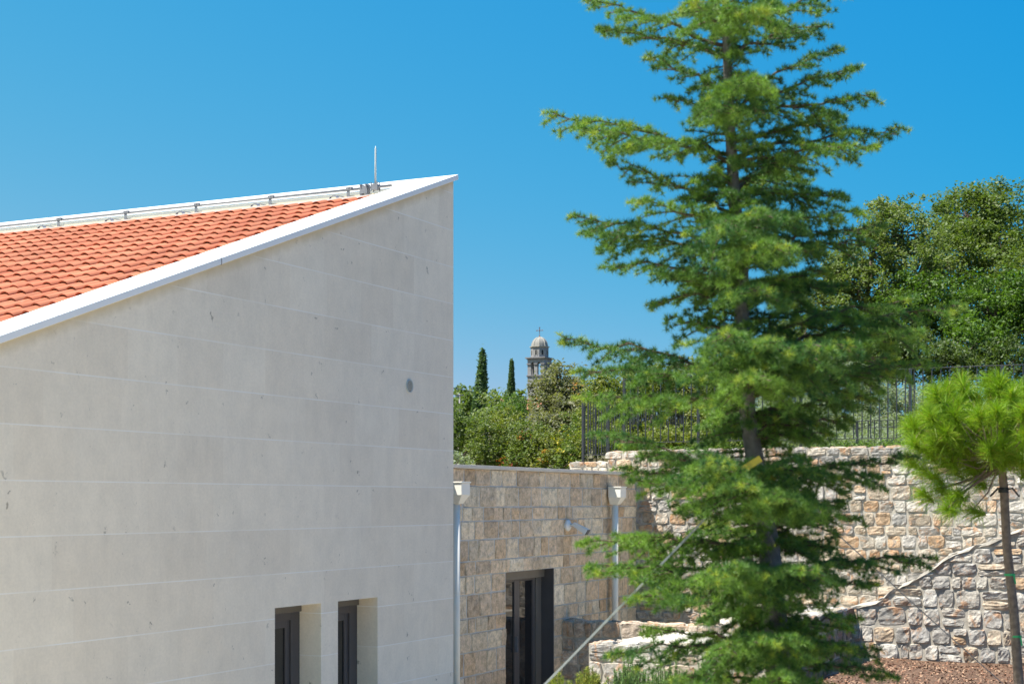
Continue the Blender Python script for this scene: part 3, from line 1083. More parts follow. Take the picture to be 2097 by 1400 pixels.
# side wall running towards the camera
def rubble_side(name, label, x0, x1, y, thick, zt, seed, bottom):
    t = thing(name, label, 'wall', S(x0, y, bottom), ANG, 'rubble stone walls')
    c = MB('S')
    c.box(x0, x1, y + 0.001, y + thick, bottom, zt - 0.015)
    c.build('mortar_core', M_MORTAR_PALE, t)
    m = MB('S')
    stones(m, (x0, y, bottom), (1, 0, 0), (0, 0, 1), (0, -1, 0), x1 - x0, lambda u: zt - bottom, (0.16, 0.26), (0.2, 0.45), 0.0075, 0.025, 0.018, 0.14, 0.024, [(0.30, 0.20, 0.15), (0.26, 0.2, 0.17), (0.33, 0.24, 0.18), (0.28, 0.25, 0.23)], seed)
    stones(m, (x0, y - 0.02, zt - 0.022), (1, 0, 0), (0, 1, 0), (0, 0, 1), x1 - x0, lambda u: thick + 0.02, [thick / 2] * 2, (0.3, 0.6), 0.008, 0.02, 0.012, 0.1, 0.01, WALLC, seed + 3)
    stones(m, (x0, y + thick, bottom), (0, -1, 0), (0, 0, 1), (-1, 0, 0), thick, lambda u: zt - bottom, (0.16, 0.26), (0.2, 0.45), 0.0075, 0.025, 0.018, 0.14, 0.024, RUB, seed + 4)
    m.build('stones', M_RUBBLE, t)
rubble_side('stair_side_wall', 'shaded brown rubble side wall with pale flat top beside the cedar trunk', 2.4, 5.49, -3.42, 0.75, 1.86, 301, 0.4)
rubble('planter_wall', 'low rubble wall of large pale stones right of the dark door, nearest the camera', 3.84,
       [(-0.10, 1.36), (-1.5, 1.37), (-3.4, 1.38)], 0.40, 404, 0.0, pal=WALLC + WALLC + [(0.55, 0.40, 0.3)], rows=(0.24, 0.36), wr=(0.25, 0.55))
LANDP = [(0.52, 0.42, 0.33), (0.46, 0.38, 0.31), (0.56, 0.48, 0.40), (0.50, 0.37, 0.27)]
rubble('landing_wall', 'low rubble wall abutting the beige block wall beneath the far downpipe', 6.65,
       [(1.59, 1.42), (0.6, 1.42), (-0.9, 1.42), (-3.3, 1.42)], 0.40, 505, 0.0, pal=LANDP, rows=(0.18, 0.30))

# ------------------------------------------------------------------ railings
def railing(name, label, pts, zt, zb, zfoot, post_at, seed, spacing=0.146, grp='iron railings', two_top=False):
    """pts: start and end (x, y) in site coordinates"""
    (xa, ya), (xb, yb) = pts
    L = math.hypot(xb - xa, yb - ya)
    dx, dy = (xb - xa) / L, (yb - ya) / L
    t = thing(name, label, 'railing', S(xa, ya, zfoot), ANG, grp)
    at = lambda u: (xa + dx * u, ya + dy * u)

    def bar(nm, u0, u1, z0, z1, w):
        (p, q), (r, s) = at(u0), at(u1)
        m = MB('S')
        ox, oy = -dy * w / 2, dx * w / 2
        m.prism([(p - ox, q - oy, z0), (r - ox, s - oy, z0), (r + ox, s + oy, z0), (p + ox, q + oy, z0)], (0, 0, z1 - z0))
        return m.build(nm, M_IRON, t, bevel=0.003)
    bar('top_rail', 0, L, zt - 0.012, zt, 0.045)
    bar('bottom_rail', 0.03, L - 0.03, zb - 0.012, zb, 0.035)
    if two_top:
        bar('middle_rail', 0.03, L - 0.03, zt - 0.14, zt - 0.13, 0.03)
    for u in post_at:
        bar('post', u - 0.022, u + 0.022, zfoot, zt - 0.013, 0.05)
    k = int(L / spacing)
    for i in range(1, k):
        u = L * i / k
        if min(abs(u - p) for p in post_at) < 0.05: continue
        bar('baluster', u - 0.0085, u + 0.0085, zb + 0.001, zt - 0.013, 0.017)


FX = 10.14
def y_at(px, x):   # y on the line x=const seen at photo column px
    k = (px - 1048.5) / F
    return (C0[0] + CA * x - k * (C0[1] + SA * x)) / (SA + k * CA)
y0 = y_at(1276, FX)
posts = [0.022] + [y0 - y_at(p, FX) for p in (1430, 1640, 1864, 2052)] + [8.6, 10.6]
railing('wall_railing', 'long dark iron railing standing on top of the tall rubble retaining wall', [(FX, y0), (FX, y0 - 11)], E + 2.24, E + 1.08, TZ - 0.03, posts, 1)
y1 = y_at(1192, FX)
railing('low_railing', 'short lower iron railing section above the step at the left end of the retaining wall', [(FX, y1), (FX, y0 + 0.03)], E + 1.885, E + 0.86, E + 0.70, [0.022], 2, 0.12)
railing('return_railing', 'dark iron railing running back from the corner post behind the cedar branches', [(FX + 0.03, y1 + 0.01), (FX + 7.5, y1 + 0.01)], E + 1.88, E + 0.9, E + 0.7, [1.2, 2.6, 4.0, 5.4, 7.45], 3, 0.13)
yr = y_at(1752, 13.2)
railing('back_railing', 'low double-railed iron railing further back before the olive bushes', [(13.2, yr), (13.2, yr - 4.0)], E + 1.54, E + 1.0, E + 0.8, [0.03, 1.6, 3.2], 4, 0.12, two_top=True)

# ------------------------------------------------------------------ church tower far away
TZd = 340.0
k = TZd / F
tc = W(1105, 1026, TZd)
TR = R(27.0)
hw = 18.6 * k
zy = lambda py: E + (1026 - py) * k
tower = thing('bell_tower', 'grey stone bell tower with open belfry, ribbed dome and iron cross above the trees', 'tower', (tc[0], tc[1], 18.0), -R(26))
def tw(mb, x0, x1, y0, y1, z0, z1):
    return mb.box(x0, x1, y0, y1, z0 - 18.0, z1 - 18.0)
class TB(MB):
    pass
def tbuild(mb, name, mat, smooth=False, parent=None):
    # geometry given directly in the tower's own axes
    M = MATS[tower]
    v = np.array(mb.v)
    Mn = np.array(M)
    mb.v = [tuple(p) for p in (v @ Mn[:3, :3].T + Mn[:3, 3])]
    mb.frame = 'W'
    return mb.build(name, mat, parent or tower, smooth=smooth)
m = MB('W'); tw(m, -hw, hw, -hw, hw, 10.0, zy(771)); tbuild(m, 'shaft', M_TOWER)
def cornice(py0, py1, w0, w1):
    m = MB('W')
    z0, z1 = zy(py0), zy(py1)
    zm = (z0 + z1) / 2
    tw(m, -w0, w0, -w0, w0, z0, zm)
    tw(m, -w1, w1, -w1, w1, zm, z1)
    tbuild(m, 'cornice', M_TOWERD)
cornice(772.5, 769.0, hw + 0.12, hw + 0.22)
zb0, zb1 = zy(769), zy(737)
zi = zy(746)           # impost / spring line
ow = 3.6 * k           # half width of an arched opening
oc = 7.3 * k           # opening centres
pierw = 0.5
def arch_face(mb, axis, sgn):
    """one wall of the belfry with two arched openings"""
    def pt(u, d, z):
        return (u, d, z - 18.0) if axis == 0 else (d, u, z - 18.0)
    d0 = sgn * hw
    dd = -sgn * pierw
    def prism(poly):
        pts = [pt(u, d0, z) for (u, z) in poly]
        ex = (0, dd, 0) if axis == 0 else (dd, 0, 0)
        mb.prism(pts, ex)
    e = hw if axis == 0 else hw - pierw - 0.002
    for (u0, u1) in ((-e, -oc - ow), (-oc + ow, oc - ow), (oc + ow, e)):
        prism([(u0, zb0), (u1, zb0), (u1, zi), (u0, zi)])
    # spandrels above the spring line as strips following the arch
    N = 10
    for c in (-oc, oc):
        for i in range(N):
            a0 = math.pi * i / N
            a1 = math.pi * (i + 1) / N
            ua, ub = c - ow * math.cos(a0), c - ow * math.cos(a1)
            prism([(ua, zi + ow * math.sin(a0)), (ub, zi + ow * math.sin(a1)), (ub, zb1), (ua, zb1)])
    for (u0, u1) in ((-e, -oc - ow), (-oc + ow, oc - ow), (oc + ow, e)):
        prism([(u0, zi), (u1, zi), (u1, zb1), (u0, zb1)])
m = MB('W')
for sg in (-1, 1):
    arch_face(m, 0, sg)
    arch_face(m, 1, sg)
tbuild(m, 'belfry', M_TOWER)
for sg in (-1, 1):     # impost band pieces
    for (u0, u1) in ((-hw - 0.1, -oc - ow + 0.02), (-oc + ow - 0.02, oc - ow + 0.02), (oc + ow - 0.02, hw + 0.1)):
        m = MB('W')
        tw(m, u0, u1, sg * (hw + 0.05) - 0.14, sg * (hw + 0.05) + 0.14, zi - 0.15, zi + 0.1)
        tbuild(m, 'impost_band', M_TOWERD)
        m = MB('W')
        tw(m, sg * (hw + 0.06) - 0.12, sg * (hw + 0.06) + 0.12, u0, u1, zi - 0.145, zi + 0.095)
        tbuild(m, 'impost_band', M_TOWERD)
m = MB('W'); tw(m, -hw + 0.3, hw - 0.3, -hw + 0.3, hw - 0.3, zb1 - 0.3, zb1 - 0.01); tbuild(m, 'belfry_ceiling', M_TOWERD)
cornice(737, 732.5, hw + 0.15, hw + 0.42)
# bell
def lathe(mb, cx, cy, prof, n=20):
    vs, fs = [], []
    for (r, z) in prof:
        for k_ in range(n):
            a = 2 * math.pi * k_ / n
            vs.append((cx + r * math.cos(a), cy + r * math.sin(a), z - 18.0))
    for i in range(len(prof) - 1):
        for k_ in range(n):
            a, b = i * n + k_, i * n + (k_ + 1) % n
            fs.append((a, b, b + n, a + n))
    mb.add(vs, fs)
m = MB('W')
lathe(m, 0.65, -0.2, [(0.02, zi + 0.4), (0.2, zi + 0.3), (0.3, zi - 0.2), (0.42, zi - 0.55), (0.4, zi - 0.6)])
tbuild(m, 'bell', M_RUST, True)
# octagonal drum and dome
def octo(mb, r, z0, z1, r2=None):
    r2 = r2 or r
    vs = []
    for (rr, z) in ((r, z0), (r2, z1)):
        for i in range(8):
            a = math.pi / 8 + i * math.pi / 4
            vs.append((rr * math.cos(a), rr * math.sin(a), z - 18.0))
    fs = [tuple(range(8))[::-1], tuple(range(8, 16))]
    for i in range(8):
        j = (i + 1) % 8
        fs.append((i, j, j + 8, i + 8))
    mb.add(vs, fs)
rO = 18.3 * k
m = MB('W'); octo(m, rO, zy(732.4), zy(712)); drum = tbuild(m, 'drum', M_TOWER)
m = MB('W'); octo(m, rO + 0.12, zy(712), zy(711)); octo(m, rO + 0.25, zy(711) + 0.002, zy(709.6)); tbuild(m, 'drum_cornice', M_RIB)
ap = rO * math.cos(math.pi / 8)
for i in range(8):
    a = i * math.pi / 4
    m = MB('W')
    t_ = np.array([-math.sin(a), math.cos(a), 0]); nn = np.array([math.cos(a), math.sin(a), 0])
    zc = zy(723.5)
    for (s, off, mt) in ((1.0, 0.01, 0),):
        pts = []
        w_, h_ = 0.22, 0.85
        for (u, z) in [(-w_, -h_ / 2), (w_, -h_ / 2), (w_, h_ / 2)] + [(w_ * math.cos(q_), h_ / 2 + w_ * math.sin(q_)) for q_ in np.linspace(0.3, math.pi - 0.3, 5)] + [(-w_, h_ / 2)]:
            p = nn * (ap - 0.02) + t_ * u
            pts.append((p[0], p[1], zc + z - 18.0))
        m.prism(pts, tuple(nn * 0.03))
    tbuild(m, 'window', M_DARK, parent=drum)  # flat dark panel; the shade of an open window is in its colour
    m = MB('W')
    p = nn * (ap + 0.02)
    for u in (-0.30, 0.30):
        q_ = p + t_ * u
        m.prism([(q_[0] - t_[0] * 0.06, q_[1] - t_[1] * 0.06, zc - 0.5 - 18), (q_[0] + t_[0] * 0.06, q_[1] + t_[1] * 0.06, zc - 0.5 - 18),
                 (q_[0] + t_[0] * 0.06, q_[1] + t_[1] * 0.06, zc + 0.6 - 18), (q_[0] - t_[0] * 0.06, q_[1] - t_[1] * 0.06, zc + 0.6 - 18)], tuple(nn * 0.05))
    tbuild(m, 'window_trim', M_RIB, parent=drum)
rD = 16.2 * k
hD = zy(690.5) - zy(709.6)
m = MB('W')
vs, fs = [], []
NA = 10
for i in range(NA + 1):
    th = (math.pi / 2) * i / NA
    for j in range(32):
        a = 2 * math.pi * j / 32 + math.pi / 8
        r_ = rD * math.cos(th) * (1 - 0.02 * abs(math.sin(4 * (a - math.pi / 8))))
        vs.append((r_ * math.cos(a), r_ * math.sin(a), zy(709.6) + hD * math.sin(th) - 18))
for i in range(NA):
    for j in range(32):
        fs.append((i * 32 + j, i * 32 + (j + 1) % 32, (i + 1) * 32 + (j + 1) % 32, (i + 1) * 32 + j))
m.add(vs, fs)
dome = tbuild(m, 'dome', M_DOME, True)
m = MB('W')
for j in range(8):
    a = math.pi / 8 + j * math.pi / 4
    m.tube([(rD * 1.015 * math.cos(t) * math.cos(a), rD * 1.015 * math.cos(t) * math.sin(a), zy(709.6) + hD * 1.01 * math.sin(t) - 18) for t in np.linspace(0, math.pi / 2, 9)], 0.11, 5)
tbuild(m, 'dome_ribs', M_RIB, parent=dome)
m = MB('W')
zt0 = zy(690.5) - 18
m.tube([(0, 0, zt0 - 0.1), (0, 0, zt0 + 0.15), (0, 0, zt0 + 0.4)], [0.18, 0.2, 0.1], 8)
m.tube([(0, 0, zt0), (0, 0, zt0 + 2.2)], 0.06, 6)
zx = zt0 + 1.5
m.tube([(-0.85, 0, zx), (0.85, 0, zx)], 0.05, 6)
for s in (-1, 1):
    m.tube([(s * 0.55, 0, zx + 0.14), (s * 0.85, 0, zx), (s * 0.55, 0, zx - 0.14)], 0.035, 5)
    m.tube([(s * 0.14, 0, zt0 + 2.0), (s * 0.12, 0, zt0 + 2.25), (0, 0, zt0 + 2.1)], 0.035, 5)
m.tube([(0, 0, zx + 0.25), (0.2, 0, zx), (0, 0, zx - 0.25), (-0.2, 0, zx), (0, 0, zx + 0.25)], 0.03, 5)
tbuild(m, 'cross', M_RUST)

# far house roof glimpse
hloc = W(1066, 900, 105)
hs_ = thing('red_roofed_house', 'small house with faded red tile roof glimpsed below the bell tower', 'house', (hloc[0], hloc[1], 5.0))
m = MB('W')
zr0 = E + (1026 - 838) * 105 / F
zr1 = E + (1026 - 812) * 105 / F
xa, xb = W(1020, 0, 105)[0], W(1105, 0, 105)[0]
m.box(xa, xb, 105.2, 109.8, 5.0, zr0)
m.build('wall', M_CAPST, hs_)
m = MB('W')
m.prism([(xa - 0.2, 104.8, zr0), (xa - 0.2, 110.2, zr0), (xa - 0.2, 107.5, zr1)], (xb - xa + 0.4, 0, 0), (0.45, 0.18, 0.11))
m.build('roof', M_TILE, hs_)
# pole and wires
pl = W(941, 850, 75)
po = thing('utility_pole', 'thin pale utility pole among the trees left of the cypresses', 'pole', (pl[0], pl[1], 4.5))
m = MB('W'); m.tube([(pl[0], 75, 4.0), (pl[0], 75, E + (1026 - 806) * 75 / F)], 0.035, 8); m.build('shaft', M_TOWER, po, smooth=True)
m = MB('W'); zz_ = E + (1026 - 808) * 75 / F
m.box(pl[0] - 0.2, pl[0] + 0.2, 74.95, 75.05, zz_ - 0.05, zz_); m.build('crossarm', M_GREY, po)
def wire(name, label, a, b, sag, r):
    m = MB('W')
    pts = [a + (b - a) * t + np.array([0, 0, -sag * 4 * t * (1 - t)]) for t in np.linspace(0, 1, 13)]
    m.tube(pts, r, 5)
    tag(m.build(name, M_BLACKR, origin=tuple(a)), label, 'cable', 'overhead wires')
wire('overhead_wire', 'upper thin dark overhead wire crossing behind the pointed cypresses', W(800, 768, 72), W(1240, 830, 100), 0.3, 0.022)
wire('overhead_wire', 'lower thin dark overhead wire ending behind the tall leaning cypress', W(780, 800, 78), W(985, 822, 90), 0.1, 0.016)

# ------------------------------------------------------------------ vegetation helpers
def rand_unit(rg, n):
    v = rg.normal(size=(n, 3))
    return v / np.linalg.norm(v, axis=1)[:, None]


def leaf_quads(rg, cen, size, cols, asp=0.55, up_bias=0.5):
    n = len(cen)
    nrm = rand_unit(rg, n)
    nrm[:, 2] = np.abs(nrm[:, 2]) + up_bias
    nrm[:, 0] += to_sun[0] * up_bias * 0.5
    nrm /= np.linalg.norm(nrm, axis=1)[:, None]
    a = np.cross(nrm, rand_unit(rg, n))
    a /= (np.linalg.norm(a, axis=1)[:, None] + 1e-9)
    b = np.cross(nrm, a)
    s = (size * rg.uniform(0.65, 1.3, n))[:, None]
    v = np.empty((n, 4, 3))
    v[:, 0] = cen - a * s
    v[:, 1] = cen + b * s * asp - nrm * s * 0.12
    v[:, 2] = cen + a * s
    v[:, 3] = cen - b * s * asp - nrm * s * 0.12
    f = np.arange(n * 4).reshape(n, 4)
    return v.reshape(-1, 3), f, cols


def pal_cols(rg, n, pal, clump_id, spread=0.22):
    pal = np.array(pal)
    nc = clump_id.max() + 1
    w = rg.dirichlet(np.ones(len(pal)) * 0.8, nc)
    base = w @ pal
    c = base[clump_id]
    pick = pal[rg.integers(0, len(pal), n)]
    c = c * 0.6 + pick * 0.4
    c = c * rg.uniform(1 - spread, 1 + spread, n)[:, None]
    return c


def leafy(name, label, cat, lobes, ground_z, leaf, density, pal, seed, group, clump_r=0.3, gap=0.15, trunk_r=0.12, inner=0.45, asp=0.55, twigs=0.25, accents=None, nclump=None, hues=0.22):
    """lobes: (px, py, rx_px, ry_px, Y, depth_radius)"""
    rg = np.random.default_rng(seed)
    LB = []
    for (px, py, rx, ry, Y, rd) in lobes:
        c = W(px, py, Y)
        LB.append((c, np.array([rx * Y / F, rd, ry * Y / F])))
    cx = np.mean([c[0] for c, r in LB]); cy = np.mean([c[1] for c, r in LB])
    base = np.array([cx, cy, ground_z])
    t = thing(name, label, cat, base, 0, group)
    area = np.array([(r[0] * r[2] + r[0] * r[1] + r[1] * r[2]) for c, r in LB])
    tot = nclump or int(area.sum() * 4.19 / (clump_r ** 2 * 3.14) * 2.6 * density)
    w = area / area.sum()
    li = rg.choice(len(LB), tot, p=w)
    u = rand_unit(rg, tot)
    u[:, 2] += 0.15
    rr = 1 - (1 - inner) * rg.random(tot) ** 1.7
    rr *= 1 + 0.10 * rg.normal(size=tot)
    Cc = np.array([LB[i][0] for i in li]); Rr = np.array([LB[i][1] for i in li])
    cen = Cc + u * Rr * rr[:, None]
    keep = np.array([noise.noise(Vector(p) * (0.55 / clump_r * 0.5) + Vector((seed, 0, 0))) > -0.5 + gap for p in cen]) & (cen[:, 2] > ground_z)
    cen = cen[keep]
    nc = len(cen)
    per = max(6, int((clump_r / leaf) ** 2 * 1.35))
    cr_ = clump_r * rg.uniform(0.55, 1.35, nc)
    cid = np.repeat(np.arange(nc), per)
    off = rand_unit(rg, nc * per) * (rg.random(nc * per) ** 0.45)[:, None] * np.array([1.0, 1.0, 0.7])
    pts = cen[cid] + off * cr_[cid][:, None]
    cols = pal_cols(rg, len(pts), pal, cid, hues)
    if accents:
        for (acol, frac) in accents:
            sel = rg.random(nc) < frac
            ii = sel[cid] & (rg.random(len(pts)) < 0.7)
            cols[ii] = np.array(acol) * rg.uniform(0.7, 1.2, ii.sum())[:, None]
    v, f, cols = leaf_quads(rg, pts, leaf, cols, asp)
    mk('crown', v, f, M_LEAF, t, 'W', cols)
    tb_ = MB('W')
    prim = LB[0][0]
    top = np.array([cx, cy, max(min(c[2] for c, r in LB), ground_z + 0.3)])
    tb_.tube([base, (base + top) / 2 + np.array([0.1, 0, 0]), top], [trunk_r * 1.3, trunk_r, trunk_r * 0.8], 8)
    for c, r in LB:
        mid = (top + c) / 2 + rg.normal(size=3) * 0.2
        tb_.tube([top, mid, c], [trunk_r * 0.7, trunk_r * 0.5, trunk_r * 0.3], 6)
    ns = int(nc * twigs * 0.3)
    for i in rg.choice(nc, min(ns, 260), replace=False):
        d_ = [np.linalg.norm(cen[i] - c) for c, r in LB]
        c = LB[int(np.argmin(d_))][0]
        st = c + (cen[i] - c) * 0.15
        mid = (st + cen[i]) / 2 + rg.normal(size=3) * 0.12 * np.linalg.norm(cen[i] - st)
        tb_.tube([st, mid, cen[i]], [trunk_r * 0.28, trunk_r * 0.18, trunk_r * 0.07], 4, caps=False)
    tb_.build('trunk', M_TWIG, t, smooth=True)
    return t


G_OAK = [(0.085, 0.135, 0.028), (0.12, 0.17, 0.035), (0.16, 0.20, 0.05), (0.06, 0.105, 0.022)]
G_OAK2 = [(0.11, 0.165, 0.045), (0.155, 0.205, 0.06), (0.09, 0.14, 0.035), (0.18, 0.20, 0.07)]
G_IVY = [(0.05, 0.105, 0.018), (0.09, 0.17, 0.025), (0.13, 0.22, 0.03), (0.035, 0.07, 0.015)]
G_GREY = [(0.13, 0.145, 0.075), (0.19, 0.19, 0.105), (0.09, 0.105, 0.055), (0.24, 0.23, 0.14)]
G_OLIVE = [(0.17, 0.21, 0.13), (0.26, 0.31, 0.20), (0.12, 0.155, 0.09), (0.31, 0.36, 0.26)]
G_YEL = [(0.12, 0.165, 0.03), (0.18, 0.205, 0.04), (0.075, 0.115, 0.022), (0.24, 0.235, 0.055)]
G_CYP = [(0.07, 0.125, 0.06), (0.095, 0.16, 0.075), (0.12, 0.19, 0.08)]
G_BUSH = [(0.085, 0.135, 0.024), (0.13, 0.175, 0.035), (0.05, 0.09, 0.018), (0.18, 0.20, 0.05)]
RED = (0.35, 0.06, 0.03)
ORG = (0.42, 0.20, 0.05)
YLW = (0.50, 0.42, 0.05)

# --- far left background
leafy('broadleaf_tree', 'olive-green tree behind the pale utility pole, leftmost on the skyline', 'tree',
      [(945, 838, 26, 38, 82, 2.0), (962, 830, 20, 30, 82, 2.0), (925, 860, 30, 30, 82, 2)], 5.0, 0.13, 0.9, G_OAK, 11, 'trees on the skyline', 0.5, 0.12)
leafy('holm_oak', 'large grey-green round holm oak in front of the bell tower', 'tree',
      [(1146, 800, 44, 50, 52, 1.5), (1120, 830, 42, 45, 52, 1.4), (1165, 840, 42, 50, 51, 1.4), (1120, 885, 50, 40, 50, 1.2), (1175, 815, 26, 34, 52, 1), (1150, 880, 48, 36, 50, 1.2)],
      4.0, 0.06, 1.0, G_GREY, 12, 'trees on the skyline', 0.26, 0.0, 0.16, accents=[(ORG, 0.015)])
leafy('broadleaf_tree', 'small light-leaved tree between the slim cypress and the bell tower base', 'tree',
      [(1075, 822, 26, 20, 88, 1.5), (1062, 836, 22, 22, 88, 1.5)], 5.0, 0.14, 0.6, G_BUSH, 13, 'trees on the skyline', 0.4, 0.2, 0.1)
leafy('broadleaf_tree', 'dark small tree on the skyline right of the grey holm oak', 'tree',
      [(1212, 800, 22, 24, 70, 1.2), (1196, 815, 20, 22, 70, 1.2), (1240, 805, 16, 20, 70, 1.2)], 4.5, 0.11, 0.55, [(0.05, 0.07, 0.035), (0.08, 0.10, 0.05)], 14, 'trees on the skyline', 0.35, 0.2, 0.1)
leafy('broadleaf_shrub', 'yellowish tall shrub between the leaning cypress and the slim cypress', 'shrub',
      [(1015, 838, 34, 30, 62, 1.2), (1030, 862, 40, 32, 60, 1.2), (1003, 862, 26, 26, 60, 1)], 4.0, 0.09, 0.85, G_OAK2, 15, 'shrubs behind the annex', 0.32, 0.08)
# foreground thicket of shrubs behind the annex
thick = [
    ('dark-leaved shrub at the left edge of the thicket beside the gable corner', [(935, 900, 36, 52, 38, 0.9), (925, 860, 28, 34, 38, 0.8)], G_OAK, None),
    ('bright green shrub at the foot of the leaning cypress', [(985, 900, 40, 50, 37, 0.9), (1000, 935, 44, 36, 36.5, 0.8)], G_BUSH, None),
    ('pale yellow-green shrub in the middle of the thicket below the slim cypress', [(1035, 885, 42, 48, 38, 0.9), (1045, 925, 44, 36, 37, 0.8)], G_YEL, None),
    ('green shrub with scattered red autumn leaves behind the annex roof', [(1080, 910, 40, 44, 36.5, 0.8), (1070, 945, 50, 26, 36, 0.7)], G_BUSH, [(RED, 0.05), (ORG, 0.06)]),
    ('mixed green and yellow shrub below the holm oak trunk', [(1130, 925, 42, 40, 36, 0.8), (1110, 950, 44, 24, 35.6, 0.7)], G_YEL, [(ORG, 0.07), (YLW, 0.06)]),
    ('upright leafy shrub touching the left corner post of the railing', [(1180, 905, 34, 52, 35.5, 0.8), (1170, 945, 36, 30, 35, 0.7)], G_OAK, [(YLW, 0.05)]),
    ('bluish low shrub at the bottom left of the thicket above the annex coping', [(938, 945, 26, 18, 35.5, 0.6)], G_OLIVE, None),
    ('deep green shrub in front of the slim cypress base', [(1052, 845, 26, 34, 48, 0.8), (1040, 870, 24, 26, 48, 0.8)], G_IVY, None),
]
for i, (lab, lb, pal, acc) in enumerate(thick):
    leafy('broadleaf_shrub', lab, 'shrub', lb, 2.8, 0.033, 0.85, pal, 30 + i, 'shrubs behind the annex', 0.17, 0.10, 0.05, accents=acc, hues=0.3)


def cypress(label, px, ptop, pbot, wpx, Y, seed, gz, lean=0.0):
    rg = np.random.default_rng(seed)
    top, bot = W(px, ptop, Y), W(px, pbot, Y)
    H = top[2] - bot[2]
    t = thing('cypress', label, 'tree', (bot[0], Y, gz), 0, 'cypress trees')
    n = 3000
    h = rg.random(n)
    prof = np.minimum(1, (1 - h) ** 0.95 * 1.12) * (0.78 + 0.3 * np.sin(h * 26 + seed) * rg.random(n))
    r = wpx / 2 * Y / F * prof
    a = rg.random(n) * 6.283
    cen = np.stack([bot[0] + lean * h * H + r * np.cos(a) * 1.0, Y + r * np.sin(a), bot[2] + h * H], 1)
    per = 12
    cid = np.repeat(np.arange(n), per)
    pts = cen[cid] + rg.normal(size=(n * per, 3)) * np.array([0.06, 0.06, 0.2]) * (wpx / 30)
    cols = pal_cols(rg, len(pts), G_CYP, cid, 0.2)
    v, f, cols = leaf_quads(rg, pts, 0.085, cols, 0.5, 0.2)
    mk('crown', v, f, M_LEAF, t, 'W', cols)
    m = MB('W'); m.tube([(bot[0], Y, gz), (bot[0] + lean * H * 0.5, Y, bot[2] + H * 0.5), (bot[0] + lean * H, Y, top[2] - 0.1)], [0.16, 0.1, 0.02], 8)
    m.build('trunk', M_TWIG, t, smooth=True)


cypress('tall slightly leaning dark cypress left of the bell tower', 980, 736, 880, 32, 80, 51, 5.0, 0.06)
cypress('slim narrow dark cypress close to the left side of the bell tower', 1046, 744, 840, 17, 95, 52, 5.5, 0.02)
cypress('small cypress tip showing right beside the bell tower', 1133, 748, 850, 20, 140, 53, 8.0, 0.0)

# --- behind the railing
hedge = [
    ('yellow-green bush directly behind the corner of the railing', [(1240, 830, 42, 60, 34.5, 0.9), (1225, 880, 40, 50, 33.5, 0.7)], G_YEL),
    ('tall yellow-green bush behind the left railing and the cedar branches', [(1320, 800, 55, 50, 36, 1.0), (1300, 865, 55, 55, 35, 0.9)], G_YEL),
    ('sunlit lime-coloured bush behind the railing left of the cedar trunk', [(1400, 800, 55, 55, 36.5, 1.0), (1395, 870, 55, 50, 35, 0.9)], G_YEL),
    ('green bush half covered by the cedar trunk behind the railing', [(1480, 810, 50, 55, 36, 1.0), (1480, 870, 50, 48, 34.5, 0.8)], G_BUSH),
    ('silvery bush just right of the cedar trunk behind the railing', [(1590, 800, 60, 70, 35, 1.0), (1570, 870, 55, 45, 33.5, 0.8)], G_OLIVE),
    ('big silver-green olive bush in the middle behind the railing', [(1690, 800, 60, 85, 34.5, 1.0), (1670, 865, 60, 45, 33, 0.8)], G_OLIVE),
    ('silver-green olive bush left of the bright young pine', [(1780, 830, 62, 65, 34, 1.0), (1790, 880, 60, 36, 33, 0.8)], G_OLIVE),
    ('pale olive bush behind the bright young pine crown', [(1870, 850, 55, 55, 33.5, 0.9), (1950, 860, 60, 50, 33.5, 0.9)], G_OLIVE),
]
for i, (lab, lb, pal) in enumerate(hedge):
    lb = lb + [(lb[0][0], 905, 62, 30, 31.2, 0.5), (lb[0][0] + 40, 915, 50, 24, 30.6, 0.4)]
    leafy('garden_bush', lab, 'bush', lb, E + 0.8, 0.036, 1.5, pal, 60 + i, 'bushes behind the railing', 0.17, 0.0, 0.05, asp=0.3 if pal is G_OLIVE else 0.55)

